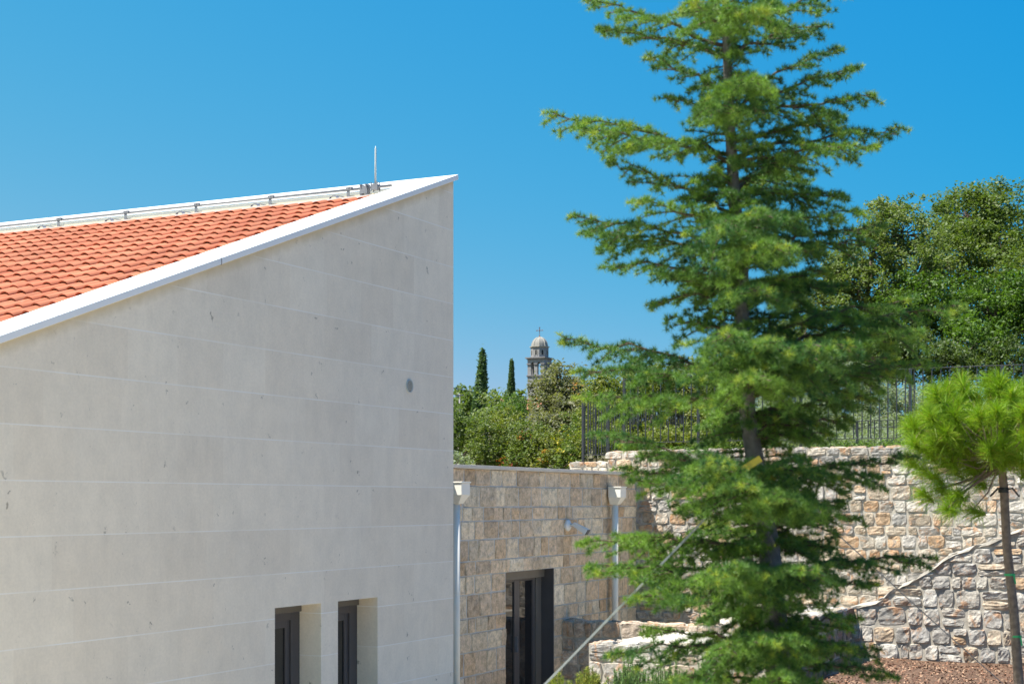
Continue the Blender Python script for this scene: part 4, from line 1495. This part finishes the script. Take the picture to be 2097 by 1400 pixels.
# --- big trees on the right
big = [
    ('oak_tree', 'large rounded dark green oak with the highest crown at the right edge', [(1990, 450, 75, 62, 48, 2.2), (2060, 480, 90, 75, 47, 2.2), (1960, 540, 85, 85, 46.5, 2), (2080, 590, 90, 90, 45, 2)], G_OAK, 0.055, 0.36, 0.0, 1.1),
    ('oak_tree', 'sparse olive-coloured oak with bare grey limbs and sky showing through', [(1850, 480, 80, 58, 44, 1.6), (1780, 520, 62, 55, 43.5, 1.4), (1740, 590, 50, 50, 43, 1.2), (1880, 560, 70, 55, 43, 1.4), (1810, 430, 40, 26, 44, 1.0), (1690, 640, 50, 40, 42.5, 1.0), (1720, 560, 40, 50, 43, 1.0), (1800, 600, 70, 60, 43, 1.3), (1650, 620, 40, 40, 43, 1.0)], G_OAK2, 0.05, 0.25, 0.12, 0.85),
    ('ivy_clad_tree', 'bright ivy-clad tree mass right of centre above the railing', [(1860, 640, 70, 70, 42, 1.4), (1930, 640, 80, 80, 42, 1.5), (1800, 700, 60, 60, 41, 1.2)], G_IVY, 0.05, 0.28, 0.0, 1.0),
    ('ivy_clad_tree', 'deep green leafy tree at the right edge directly above the railing', [(2040, 660, 75, 80, 41, 1.4), (2100, 640, 60, 90, 41, 1.4), (1990, 710, 70, 55, 40, 1.2)], G_IVY, 0.05, 0.28, 0.0, 1.0),
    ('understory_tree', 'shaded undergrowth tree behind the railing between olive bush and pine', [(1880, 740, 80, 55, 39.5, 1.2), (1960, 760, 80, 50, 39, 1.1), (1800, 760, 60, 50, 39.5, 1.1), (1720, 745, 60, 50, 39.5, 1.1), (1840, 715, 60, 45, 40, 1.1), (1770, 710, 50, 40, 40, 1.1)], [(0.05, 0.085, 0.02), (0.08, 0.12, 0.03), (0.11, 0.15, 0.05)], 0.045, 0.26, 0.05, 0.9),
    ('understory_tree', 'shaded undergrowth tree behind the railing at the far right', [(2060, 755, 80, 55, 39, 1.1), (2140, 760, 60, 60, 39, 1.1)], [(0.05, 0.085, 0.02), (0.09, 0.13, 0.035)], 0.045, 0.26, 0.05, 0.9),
    ('oak_tree', 'pale small oak behind the right cedar boughs', [(1650, 690, 60, 50, 45, 1.3), (1600, 730, 55, 45, 45, 1.3), (1720, 720, 55, 45, 45, 1.2)], G_OAK2, 0.05, 0.26, 0.1, 0.8),
]
for i, (nm, lab, lb, pal, lf, cr0, gp, dn) in enumerate(big):
    leafy(nm, lab, 'tree', lb, E + 0.8, lf, dn, pal, 90 + i, 'big trees behind the garden', cr0, gp, 0.09, twigs=0.5)

# ------------------------------------------------------------------ cedar
ZCED = 7.0
rgc = np.random.default_rng(5)
TP = [(1484, -420), (1484, -150), (1487, 0), (1492, 250), (1512, 480), (1522, 650), (1532, 850), (1556, 1000), (1572, 1100), (1592, 1300), (1604, 1500), (1625, 2030)]
TRAD = [0.006, 0.012, 0.017, 0.023, 0.030, 0.034, 0.037, 0.042, 0.047, 0.055, 0.062, 0.075]
def trunk_pt(py):
    for (a, b) in zip(TP, TP[1:]):
        if a[1] <= py <= b[1]:
            t = (py - a[1]) / (b[1] - a[1])
            return W(a[0] + (b[0] - a[0]) * t, py, ZCED)
    return W(TP[0][0], TP[0][1], ZCED)
cbase = W(1625, 2030, ZCED)
cedar = thing('cedar', 'tall blurred young cedar with layered drooping branches held by yellow straps', 'tree', (cbase[0], cbase[1], bed_h(-9.5, -6.9)))
m = MB('W')
TPs = []
for i in range(len(TP) - 1):
    for t in (0, 0.33, 0.66):
        a, b = TP[i], TP[i + 1]
        TPs.append(((a[0] + (b[0] - a[0]) * t + rgc.normal() * 1.5), a[1] + (b[1] - a[1]) * t, TRAD[i] + (TRAD[i + 1] - TRAD[i]) * t))
TPs.append((TP[-1][0], TP[-1][1], TRAD[-1]))
m.tube([W(p[0], p[1], ZCED) for p in TPs], [p[2] for p in TPs], 14)
m.build('trunk', M_BARK, cedar, smooth=True)

# (tip px, tip py, start py on trunk, depth offset of tip in m)
BR = [(1208, 4, 95, 0.0), (1230, 62, 120, 0.15), (1325, 120, 190, -0.2), (1365, 200, 245, 0.2), (1132, 238, 318, 0.0), (1190, 265, 330, -0.22),
      (1252, 328, 440, 0.1), (1310, 415, 470, -0.3), (1172, 446, 512, 0.05), (1205, 480, 530, 0.3), (1240, 548, 560, -0.1), (1328, 622, 600, 0.15), (1352, 560, 610, 0.35),
      (1370, 650, 690, -0.1), (1152, 700, 770, 0.1), (1190, 762, 790, -0.25), (1200, 818, 830, -0.45), (1218, 892, 985, 0.0), (1280, 960, 1010, 0.3), (1275, 905, 1000, 0.3),
      (1292, 985, 1040, -0.35), (1385, 1035, 1080, 0.2), (1195, 1112, 1120, 0.1), (1205, 1165, 1185, -0.2), (1260, 1095, 1140, 0.35), (1300, 1230, 1230, -0.4), (1330, 1190, 1215, 0.2),
      (1255, 1338, 1330, -0.3), (1320, 1300, 1320, 0.25), (1380, 1390, 1400, -0.4), (1300, 1420, 1440, -0.1),
      (1735, -15, 60, 0.0), (1672, 52, 110, 0.3), (1716, 104, 205, -0.1), (1752, 142, 225, 0.1), (1786, 200, 240, 0.0), (1724, 238, 300, 0.3), (1836, 262, 325, 0.0), (1790, 300, 335, -0.25),
      (1640, 330, 350, 0.35), (1726, 402, 400, 0.3), (1762, 436, 470, -0.2), (1808, 462, 505, 0.0), (1780, 500, 520, 0.3), (1680, 505, 545, -0.3), (1716, 585, 600, 0.25), (1690, 560, 590, 0.0),
      (1740, 640, 660, 0.4), (1870, 614, 700, -0.2), (1962, 628, 725, 0.05), (1885, 680, 735, -0.3), (1900, 745, 800, 0.25), (1820, 735, 770, -0.35), (1790, 820, 850, 0.3), (1740, 860, 880, 0.1), (1820, 760, 810, 0.0),
      (1700, 890, 900, -0.1), (1862, 938, 985, 0.05), (1800, 975, 1000, 0.35), (1760, 1060, 1080, 0.15), (1720, 1030, 1060, 0.35), (1700, 1120, 1130, 0.35), (1910, 1142, 1180, 0.15), (1790, 1195, 1200, -0.25), (1700, 1160, 1190, -0.45),
      (1745, 1265, 1280, 0.3), (1790, 1330, 1320, 0.25), (1825, 1385, 1350, -0.25), (1730, 1320, 1330, -0.4), (1700, 1410, 1430, -0.2), (1640, 1440, 1450, -0.5),
      # towards and away from the viewer
      (1420, 40, 80, -0.8), (1560, 60, 90, -0.7), (1590, 30, 70, 0.7), (1550, 150, 170, -0.8), (1450, 190, 230, -0.7), (1560, 250, 270, -0.5), 
      (1600, 350, 380, 0.9), (1560, 420, 450, -0.9), (1480, 470, 480, -0.9), (1620, 450, 480, 0.9), (1590, 510, 540, -0.9),
      (1640, 545, 570, 0.9), (1440, 590, 600, 0.9), (1600, 610, 620, 0.9), (1560, 600, 620, -0.8), (1590, 690, 720, -1.1), (1680, 700, 740, -1.0), (1480, 690, 730, -1.0), (1640, 720, 740, 0.9), 
      (1740, 700, 750, -0.8), (1540, 770, 800, -1.0), (1640, 840, 860, 0.9), (1500, 870, 890, 0.9), (1450, 930, 960, -0.9), (1640, 960, 990, -0.7), (1420, 1000, 1010, -0.8),
      (1520, 1010, 1040, -0.9), (1600, 1060, 1080, -0.9), (1470, 1080, 1110, 0.8), (1650, 1080, 1100, 0.9), (1440, 1150, 1160, -0.9), (1500, 1180, 1190, -0.9), (1640, 1170, 1190, -0.9), (1450, 1240, 1250, 0.7), (1540, 1260, 1270, 0.9),
      (1480, 1330, 1330, -0.9), (1560, 1350, 1350, -0.9), (1640, 1300, 1310, 0.8), (1600, 1400, 1400, -0.9), (1420, 1350, 1360, 0.6), (1520, 1430, 1440, -0.8)]
tuft_tip = []
tuft_c, tuft_d, tuft_g = [], [], []    # centre, growth direction, branch id
bm_ = MB('W')


def grow(p0, p1, lift, droop, rad, n):
    pts = []
    for t in np.linspace(0, 1, n):
        p = p0 + (p1 - p0) * t
        p = p + np.array([0, 0, lift * math.sin(math.pi * t * 0.9) - droop * t * t])
        pts.append(p)
    return pts


tipflag = [False]


def twig(p, d, length, lev, bid):
    steps = max(2, int(length / 0.030))
    pts = [p.copy()]
    dd = d / np.linalg.norm(d)
    cur = p.copy()
    for s in range(steps):
        dd = dd + rgc.normal(size=3) * 0.07 + np.array([0, 0, -0.045 if s < steps * 0.8 else 0.0])
        dd /= np.linalg.norm(dd)
        cur = cur + dd * (length / steps)
        pts.append(cur.copy())
        tuft_c.append(cur.copy()); tuft_d.append(dd.copy()); tuft_g.append(bid); tuft_tip.append(1.0 if (lev == 0 and length <= 0.051 and bid >= 0 and s >= 0 and tipflag[0]) else 0.0)
        if lev > 0 and s > 0 and rgc.random() < 0.5:
            side = np.cross(dd, (0, 0, 1)); side /= (np.linalg.norm(side) + 1e-9)
            sgn = 1 if rgc.random() < 0.5 else -1
            nd_ = dd * 0.65 + side * sgn * 0.8 + np.array([0, 0, rgc.normal() * 0.08 - 0.13])
            twig(cur, nd_, length * (1 - s / steps) * rgc.uniform(0.35, 0.6) + 0.025, lev - 1, bid)
    if lev > 0:
        bm_.tube(pts[::2] + [pts[-1]], list(np.linspace(0.0035, 0.0012, len(pts[::2]) + 1)), 4, caps=False)


TIER = [-20, 62, 120, 200, 242, 322, 388, 470, 528, 605, 690, 745, 800, 862, 988, 1042, 1128, 1190, 1280, 1335, 1400, 1450]
for bi, (px, py, sy, dz) in enumerate(BR):
    if abs(dz) > 0.45:
        tn = min(TIER, key=lambda q: abs(q - sy))
        py += tn - sy + rgc.uniform(-22, 14)
        sy = tn
    bdroop = rgc.uniform(-0.34, -0.04)
    p0 = trunk_pt(sy)
    tipZ = ZCED + dz
    p1 = W(px, py, tipZ)
    L = np.linalg.norm(p1 - p0)
    lift = 0.03 * L
    pts = grow(p0, p1, lift, 0.0, 0, 12)
    for i in range(1, 11):
        pts[i] = pts[i] + rgc.normal(size=3) * 0.010
    r0 = 0.005 + 0.007 * L
    bm_.tube(pts, list(np.linspace(r0, 0.002, 12)), 6, caps=False)
    ax = (p1 - p0) / L
    side = np.cross(ax, (0, 0, 1)); side /= np.linalg.norm(side)
    ns = int(L / 0.034)
    for k_ in range(ns):
        t = 0.14 + 0.86 * (k_ + rgc.random() * 0.8) / ns
        t = min(t, 0.995)
        f_ = t * 11
        i0 = min(int(f_), 10)
        pp = pts[i0] + (pts[i0 + 1] - pts[i0]) * (f_ - i0)
        sgn = 1 if (k_ % 2) else -1
        env = min(1.0, (1 - t) * 1.6 + 0.10) * min(1, 0.5 + t)
        ln = max(0.04, 0.29 * env * min(1, L / 0.9) * rgc.choice([0.3, 0.55, 0.8, 1.0, 1.25]))
        nd_ = ax * rgc.uniform(0.55, 1.0) + side * sgn * rgc.uniform(0.4, 1.0) + np.array([0, 0, rgc.normal() * 0.11 + bdroop])
        tipflag[0] = t > 0.88
        twig(pp, nd_, ln, 1, bi)
        tipflag[0] = False
        if rgc.random() < 0.75:
            tuft_c.append(pp + np.array([0, 0, 0.006])); tuft_d.append(ax); tuft_g.append(bi); tuft_tip.append(1.0 if t > 0.85 else 0.0)
    tipflag[0] = True
    twig(p1 - ax * 0.04, ax, 0.05, 0, bi)
    tipflag[0] = False
for py_ in list(np.arange(-60, 620, 6.5)) + list(np.arange(620, 1420, 8)):
    p = trunk_pt(py_)
    for q_ in range(2):
        a_ = rgc.random() * 6.283
        el_ = rgc.uniform(-0.2, 0.5)
        d_ = np.array([math.cos(a_) * math.cos(el_), math.sin(a_) * math.cos(el_), math.sin(el_)])
        twig(p + d_ * 0.02, d_, rgc.uniform(0.08, 0.27) * (0.65 if py_ < 300 else 1.0), 1, rgc.integers(0, len(BR)))
bm_.build('branches', M_TWIG, cedar, smooth=True)

tc_ = np.array(tuft_c); td_ = np.array(tuft_d); tg_ = np.array(tuft_g)
print('cedar tufts', len(tc_))


def needles(rg, cen, dirs, per, length, width, spread_fwd, cols, up=0.35):
    """bursts of thin pointed needles"""
    n = len(cen)
    C = np.repeat(cen, per, 0)
    D = np.repeat(dirs, per, 0)
    u = rand_unit(rg, n * per)
    d = u + D * spread_fwd + np.array([0, 0, up])
    d /= np.linalg.norm(d, axis=1)[:, None]
    s = np.cross(d, rand_unit(rg, n * per))
    s /= (np.linalg.norm(s, axis=1)[:, None] + 1e-9)
    Ls = (length * rg.uniform(0.7, 1.15, n * per))[:, None]
    v = np.empty((n * per, 3, 3))
    v[:, 0] = C - s * width / 2
    v[:, 1] = C + s * width / 2
    v[:, 2] = C + d * Ls
    f = np.arange(n * per * 3).reshape(-1, 3)
    return v.reshape(-1, 3), f, np.repeat(cols, per, 0)


nt_ = len(tc_)
bcol = rgc.random(tg_.max() + 1)[tg_]
g1 = np.array([0.040, 0.115, 0.036]); g2 = np.array([0.185, 0.315, 0.048]); g3 = np.array([0.27, 0.35, 0.05])
mixv = np.clip(0.18 + 0.60 * bcol + rgc.normal(size=nt_) * 0.22, 0, 1)[:, None]
cols = g1 * (1 - mixv) + g2 * mixv
tp_ = np.array(tuft_tip)
yl = (rgc.random(nt_) < 0.03 + 0.35 * tp_)
cols[yl] = g3
vv, ff, cc = needles(rgc, tc_, td_, 38, 0.031, 0.0031, 0.15, cols, 0.35)
mk('foliage', vv, ff, M_NEEDLE, cedar, 'W', cc)


# straps and guys
def loop_strap(mb, c, r, z, w):
    n = 16
    vs = []
    for zz in (z, z + w):
        for rr in (r, r + 0.004):
            for k_ in range(n):
                a = 2 * math.pi * k_ / n
                vs.append((c[0] + rr * math.cos(a), c[1] + rr * math.sin(a), zz + 0.02 * math.cos(a)))
    fs = []
    for (a_, b_) in ((1, 3), (2, 0), (3, 2), (0, 1)):
        for k_ in range(n):
            j = (k_ + 1) % n
            fs.append((a_ * n + k_, a_ * n + j, b_ * n + j, b_ * n + k_))
    mb.add(vs, fs)
c1 = trunk_pt(985); c2 = trunk_pt(955)
st = MB('W')
loop_strap(st, c1, 0.053, c1[2] - 0.02, 0.03)
stp = thing('tree_strap', 'yellow webbing straps looped round the cedar trunk', 'strap', tuple(c1))
st.build('lower_loop', M_YELLOW, stp)
st = MB('W')
a0, b0 = W(1562, 1000, ZCED - 0.12), W(1522, 960, ZCED - 0.26)
a0, b0 = W(1558, 938, 6.42), W(1520, 962, 6.36)
def ribbon(mb, a, b, w, th=0.003):
    d_ = (b - a) / np.linalg.norm(b - a)
    s_ = np.cross(d_, (0, 1, 0)); s_ /= np.linalg.norm(s_)
    mb.prism([tuple(a - s_ * w / 2), tuple(b - s_ * w / 2), tuple(b + s_ * w / 2), tuple(a + s_ * w / 2)], (0, th, 0))
ribbon(st, a0, b0, 0.028)
ribbon(st, W(1575, 1000, 6.8), W(1590, 960, 6.75), 0.026)
st.build('strap_tail', M_YELLOW, stp)
def guy(label, a, b, w=0.0095):
    m = MB('W')
    d_ = (b - a)
    pts = [a + d_ * t + np.array([0, 0, -0.03 * 4 * t * (1 - t)]) for t in np.linspace(0, 1, 14)]
    for p, q_ in zip(pts, pts[1:]):
        ribbon(m, p, q_, w)
    o = tag(m.build('guy_strap', M_ROPE, origin=tuple(a)), label, 'strap', 'guy straps of the cedar')
g0 = W(1556, 945, ZCED - 0.06)
pL = W(-130, 2647, 6.6)
guy('grey guy strap slanting down left past the dark door', g0, pL)
pR = W(2290, 1600, 12.2)
guy('grey guy strap slanting down right towards the young pine trunk', g0, pR, 0.006)

# ------------------------------------------------------------------ young pine
ZP = 8.6
pine = thing('young_pine', 'young pine with bright yellow-green tufted crown on a bare thin trunk', 'tree', tuple(W(2093, 1830, ZP)[:2]) + (bed_h(-8, -9),))
m = MB('W')
pp = [W(2094, 1842, ZP), W(2088, 1420, ZP), (W(2076, 1250, ZP)), W(2062, 1120, ZP), W(2056, 1000, ZP), W(2052, 960, ZP), W(2050, 900, ZP)]
m.tube(pp, [0.032, 0.028, 0.026, 0.025, 0.024, 0.022, 0.015], 12)
m.build('trunk', M_BARK2, pine, smooth=True)
rgp = np.random.default_rng(77)
root = W(2052, 960, ZP)
ends = []
br = MB('W')
cc_ = W(2045, 865, ZP)
RX_, RZ_ = 190 * ZP / F, 100 * ZP / F
tries = 0
while len(ends) < 150 and tries < 12000:
    tries += 1
    u = rgp.normal(size=3); u /= np.linalg.norm(u)
    k_ = rgp.random() ** 0.4
    p = cc_ + u * np.array([RX_, RX_ * 0.8, RZ_]) * k_
    # drooping skirt on the left, hollow under the middle
    if p[2] < root[2] - 0.02 and abs(p[0] - root[0]) < 0.2: continue
    if ends and min(np.linalg.norm(p - e) for e in ends) < 0.060: continue
    ends.append(p)
for (ex, ey) in ((1870, 905), (1885, 960), (1900, 925), (1925, 900), (1930, 940), (1955, 965), (1960, 925), (1985, 950), (1910, 975), (1870, 870), (1860, 940), (2000, 985), (1945, 1020), (1925, 1000), (1960, 1010), (1900, 860), (1915, 800), (1968, 778), (2045, 775), (2095, 800), (1890, 1010), (1940, 1040), (1990, 1045), (2120, 900), (2110, 960), (2140, 860)):
    ends.append(W(ex, ey, ZP + rgp.uniform(-0.2, 0.2)))
sh_c, sh_d, sh_l = [], [], []
for e in ends:
    hub = root + (np.array([cc_[0], cc_[1], cc_[2]]) - root) * rgp.uniform(0.0, 0.6)
    mid = (hub + e) / 2 + np.array([0, 0, -0.03]) + rgp.normal(size=3) * 0.02
    br.tube([hub, mid, e], [0.007, 0.005, 0.0035], 5, caps=False)
    d_ = e - mid; d_ /= np.linalg.norm(d_)
    d_ = d_ * 0.6 + np.array([0, 0, 0.6]); d_ /= np.linalg.norm(d_)
    n_ = 9
    for j in range(n_):
        sh_c.append(e - d_ * 0.010 * j + rgp.normal(size=3) * 0.002)
        sh_d.append(d_)
        sh_l.append(j / n_)
br.build('branches', M_BARK2, pine, smooth=True)
sh_c, sh_d = np.array(sh_c), np.array(sh_d)
per = 34
n_ = len(sh_c)
C = np.repeat(sh_c, per, 0); D = np.repeat(sh_d, per, 0)
u = rand_unit(rgp, n_ * per)
d_ = u * 0.85 + D * rgp.uniform(0.35, 1.1, n_ * per)[:, None]
d_ /= np.linalg.norm(d_, axis=1)[:, None]
Ln = rgp.uniform(0.075, 0.125, n_ * per)[:, None]
s_ = np.cross(d_, rand_unit(rgp, n_ * per)); s_ /= np.linalg.norm(s_, axis=1)[:, None]
wn_ = 0.0020
m1 = C + d_ * Ln * 0.55
tp = C + d_ * Ln + np.array([0, 0, -0.16]) * Ln
v = np.empty((n_ * per, 5, 3))
v[:, 0] = C - s_ * wn_ / 2; v[:, 1] = C + s_ * wn_ / 2
v[:, 2] = m1 + s_ * wn_ / 2; v[:, 3] = m1 - s_ * wn_ / 2
v[:, 4] = tp
v = v.reshape(-1, 3)
b_ = np.arange(n_ * per) * 5
fq = np.concatenate([np.stack([b_, b_ + 1, b_ + 2], 1), np.stack([b_, b_ + 2, b_ + 3], 1), np.stack([b_ + 3, b_ + 2, b_ + 4], 1)])
pc = np.array([0.18, 0.31, 0.02]) * (1 + 0.25 * rgp.normal(size=(n_ * per, 1)).clip(-1, 1.4))
alt = rgp.random(n_ * per) < 0.25
pc[alt] = np.array([0.27, 0.35, 0.03])
brn = rgp.random(n_ * per) < 0.012
pc[brn] = np.array([0.30, 0.15, 0.06])
mk('foliage', v, fq, M_PINEN, pine, 'W', np.concatenate([pc, pc, pc]))
for py_ in (1176, 1302):
    c = W(2062 + (py_ - 1120) * 0.105, py_, ZP)
    m = MB('W')
    m.tube([(c[0], c[1], c[2] - 0.006), (c[0], c[1], c[2] + 0.006)], 0.0295, 14)
    ribbon(m, np.array([c[0] + 0.012, c[1] - 0.036, c[2]]), np.array([c[0] + 0.02, c[1] - 0.04, c[2] - 0.05]), 0.008)
    tag(m.build('plant_tie', M_GREENP, origin=tuple(c)), 'upper green plastic tie on the pine trunk' if py_ < 1200 else 'lower green plastic tie on the pine trunk', 'tie', 'green ties on the pine trunk')
m = MB('W')
c = W(2055, 1003, ZP)
m.tube([(c[0], c[1], c[2] - 0.015), (c[0], c[1], c[2] + 0.015)], 0.028, 14)
for s in (-1, 1):
    m.tube([(c[0], c[1] - 0.02, c[2]), (c[0] + s * 0.04, c[1] - 0.03, c[2] + 0.01), (c[0] + s * 0.08, c[1] - 0.02, c[2] - 0.035)], 0.006, 6)
tag(m.build('rubber_strap', M_BLACKR, origin=tuple(c)), 'black rubber strap round the pine trunk just under its crown', 'strap')


# ------------------------------------------------------------------ fan palms
def palm(label, px, py, Y, r, seed, gz, nfr=11):
    rg = np.random.default_rng(seed)
    hub = W(px, py, Y)
    t = thing('fan_palm', label, 'palm', (hub[0], hub[1], gz), 0, 'small fan palms by the stair')
    m = MB('W'); m.tube([(hub[0], hub[1], gz), (hub[0] + 0.02, hub[1], (gz + hub[2]) / 2), hub], [0.07, 0.06, 0.06], 8)
    m.build('trunk', M_TWIG, t, smooth=True)
    fv, ffc, fc = [], [], []
    m2 = MB('W')
    for k_ in range(nfr):
        a = 2 * math.pi * k_ / nfr + rg.normal() * 0.2
        el = rg.uniform(0.1, 1.2)
        d = np.array([math.cos(a) * math.cos(el), math.sin(a) * math.cos(el), math.sin(el)])
        tipc = hub + d * r * 0.5
        m2.tube([hub, tipc], [0.006, 0.004], 4, caps=False)
        s = np.cross(d, (0, 0, 1)); s /= np.linalg.norm(s) + 1e-9
        upn = np.cross(s, d)
        col = np.array([(0.17, 0.22, 0.04), (0.28, 0.28, 0.05), (0.10, 0.15, 0.03)][rg.integers(0, 3)])
        for j in range(17):
            th = -1.45 + 2.9 * j / 16
            dd = d * math.cos(th) + s * math.sin(th)
            w = np.cross(dd, upn) * 0.009
            tip = tipc + dd * r * 0.6 * (1 - 0.18 * abs(th)) + np.array([0, 0, -0.05])
            b = len(fv)
            midp = tipc + dd * r * 0.3
            fv += [tipc - w * 0.3, tipc + w * 0.3, midp + w, midp - w, tip]
            ffc += [(b, b + 1, b + 2), (b, b + 2, b + 3), (b + 3, b + 2, b + 4)]
            kk = rg.uniform(0.8, 1.2)
            fc += [col * kk] * 3
    m2.build('stalks', M_TWIG, t)
    mk('fronds', np.array(fv), np.array(ffc), M_LEAF, t, 'W', np.array(fc))
palm('small yellowish fan palm glimpsed through the cedar left of its trunk, upper', 1465, 1105, 25.2, 0.50, 1, 1.3, 14)
palm('sunlit fan palm glimpsed right beside the cedar trunk', 1535, 1120, 25.6, 0.50, 2, 1.3, 14)
palm('fan palm low behind the cedar branches near the landing', 1455, 1235, 24.2, 0.50, 3, 1.3, 14)


# ------------------------------------------------------------------ rosemary and other low plants
def rosemary(label, px, py, Y, wpx, seed, gz, pal, nst=46, hh=0.42):
    rg = np.random.default_rng(seed)
    top = W(px, py, Y)
    t = thing('rosemary_bush', label, 'shrub', (top[0], top[1], gz), 0, 'rosemary bushes at the lower edge')
    r = wpx / 2 * Y / F
    m = MB('W')
    C_, D_ = [], []
    for k_ in range(nst):
        a = rg.random() * 6.283; q_ = rg.random() ** 0.5
        b = np.array([top[0] + math.cos(a) * r * q_ * 0.6, top[1] + math.sin(a) * r * q_ * 0.6, gz])
        H = top[2] - gz
        e = np.array([top[0] + math.cos(a) * r * q_, top[1] + math.sin(a) * r * q_, gz + H * rg.uniform(0.72, 1.08) * (1 - 0.25 * q_)])
        m.tube([b, (b + e) / 2 + rg.normal(size=3) * 0.02, e], [0.006, 0.004, 0.002], 4, caps=False)
        n_ = int(np.linalg.norm(e - b) * 0.75 / 0.014)
        for j in range(n_):
            f_ = 1 - 0.75 * j / n_
            C_.append(b + (e - b) * f_); D_.append((e - b) / np.linalg.norm(e - b))
    m.build('stems', M_TWIG, t)
    C_, D_ = np.array(C_), np.array(D_)
    pal = np.array(pal)
    col = pal[rg.integers(0, len(pal), len(C_))] * rg.uniform(0.8, 1.2, (len(C_), 1))
    v, f, c = needles(rg, C_, D_, 9, 0.036, 0.0045, 0.9, col, 0.1)
    mk('foliage', v, f, M_NEEDLE, t, 'W', c)
RSM = [(0.16, 0.27, 0.09), (0.21, 0.32, 0.11), (0.11, 0.20, 0.07)]
YSH = [(0.30, 0.34, 0.06), (0.20, 0.26, 0.05), (0.34, 0.34, 0.08)]
def gz_at(px, Y):
    p = W(px, 1026, Y)
    dx, dy = p[0] - C0[0], p[1] - C0[1]
    return bed_h(dx * CA + dy * SA, -dx * SA + dy * CA)
for i, (lab, px, py, Y, w, pal) in enumerate([
    ('yellow-tipped low shrub at the foot of the slanting strap, leftmost of the low row', 1150, 1370, 14.2, 70, YSH),
    ('yellow-green low shrub second from the left in the low row', 1205, 1366, 14.0, 80, YSH),
    ('grey-green rosemary bush in front of the pale low wall', 1290, 1350, 13.6, 95, RSM),
    ('dense rosemary bush below the lowest left cedar bough', 1370, 1350, 13.4, 100, RSM),
    ('rosemary bush partly hidden by the cedar bough, right end of the low row', 1450, 1350, 13.2, 100, RSM)]):
    rosemary(lab, px, py, Y, w, 200 + i, gz_at(px, Y), pal, 150)
# weeds along the wall head
cen = []
rg = np.random.default_rng(300)
for (px, w, q_) in [(1400, 60, 500), (1470, 50, 400), (1560, 60, 300), (1700, 60, 300), (1760, 70, 700), (1820, 50, 500)]:
    p = S(10.6, y_at(px, 10.6), E + 0.85)
    cen.append(p + rg.normal(size=(q_, 3)) * np.array([w / 2 * 27 / F, 0.12, 0.07]) + np.array([0, 0, 0.08]))
cen = np.concatenate(cen)
v, f, c = leaf_quads(rg, cen, 0.03, np.array([(0.12, 0.20, 0.03)]) * rg.uniform(0.7, 1.4, (len(cen), 1)), 0.35)
tag(mk('ground_weeds', v, f, M_LEAF, None, 'W', c, origin=tuple(cen[0])), 'low green weeds growing along the head of the tall retaining wall', 'weeds', kind='stuff')

# mulch chips
rg = np.random.default_rng(9)
n_ = 9000
xs = rg.uniform(0.5, 5.4, n_); ys = rg.uniform(-9.5, -3.0, n_)
cen = np.array([S(x, y, bed_h(x, y) + 0.006) for x, y in zip(xs, ys)])
pal = np.array([(0.25, 0.13, 0.08), (0.16, 0.075, 0.045), (0.36, 0.23, 0.15), (0.09, 0.045, 0.03)])
v, f, c = leaf_quads(rg, cen, 0.024, pal[rg.integers(0, 4, n_)] * rg.uniform(0.7, 1.2, (n_, 1)), 0.45, 0.6)
tag(mk('mulch_chips', v, f, M_TILE, None, 'W', c, origin=tuple(cen[0])), 'brown bark chips scattered over the planting bed', 'mulch', kind='stuff')
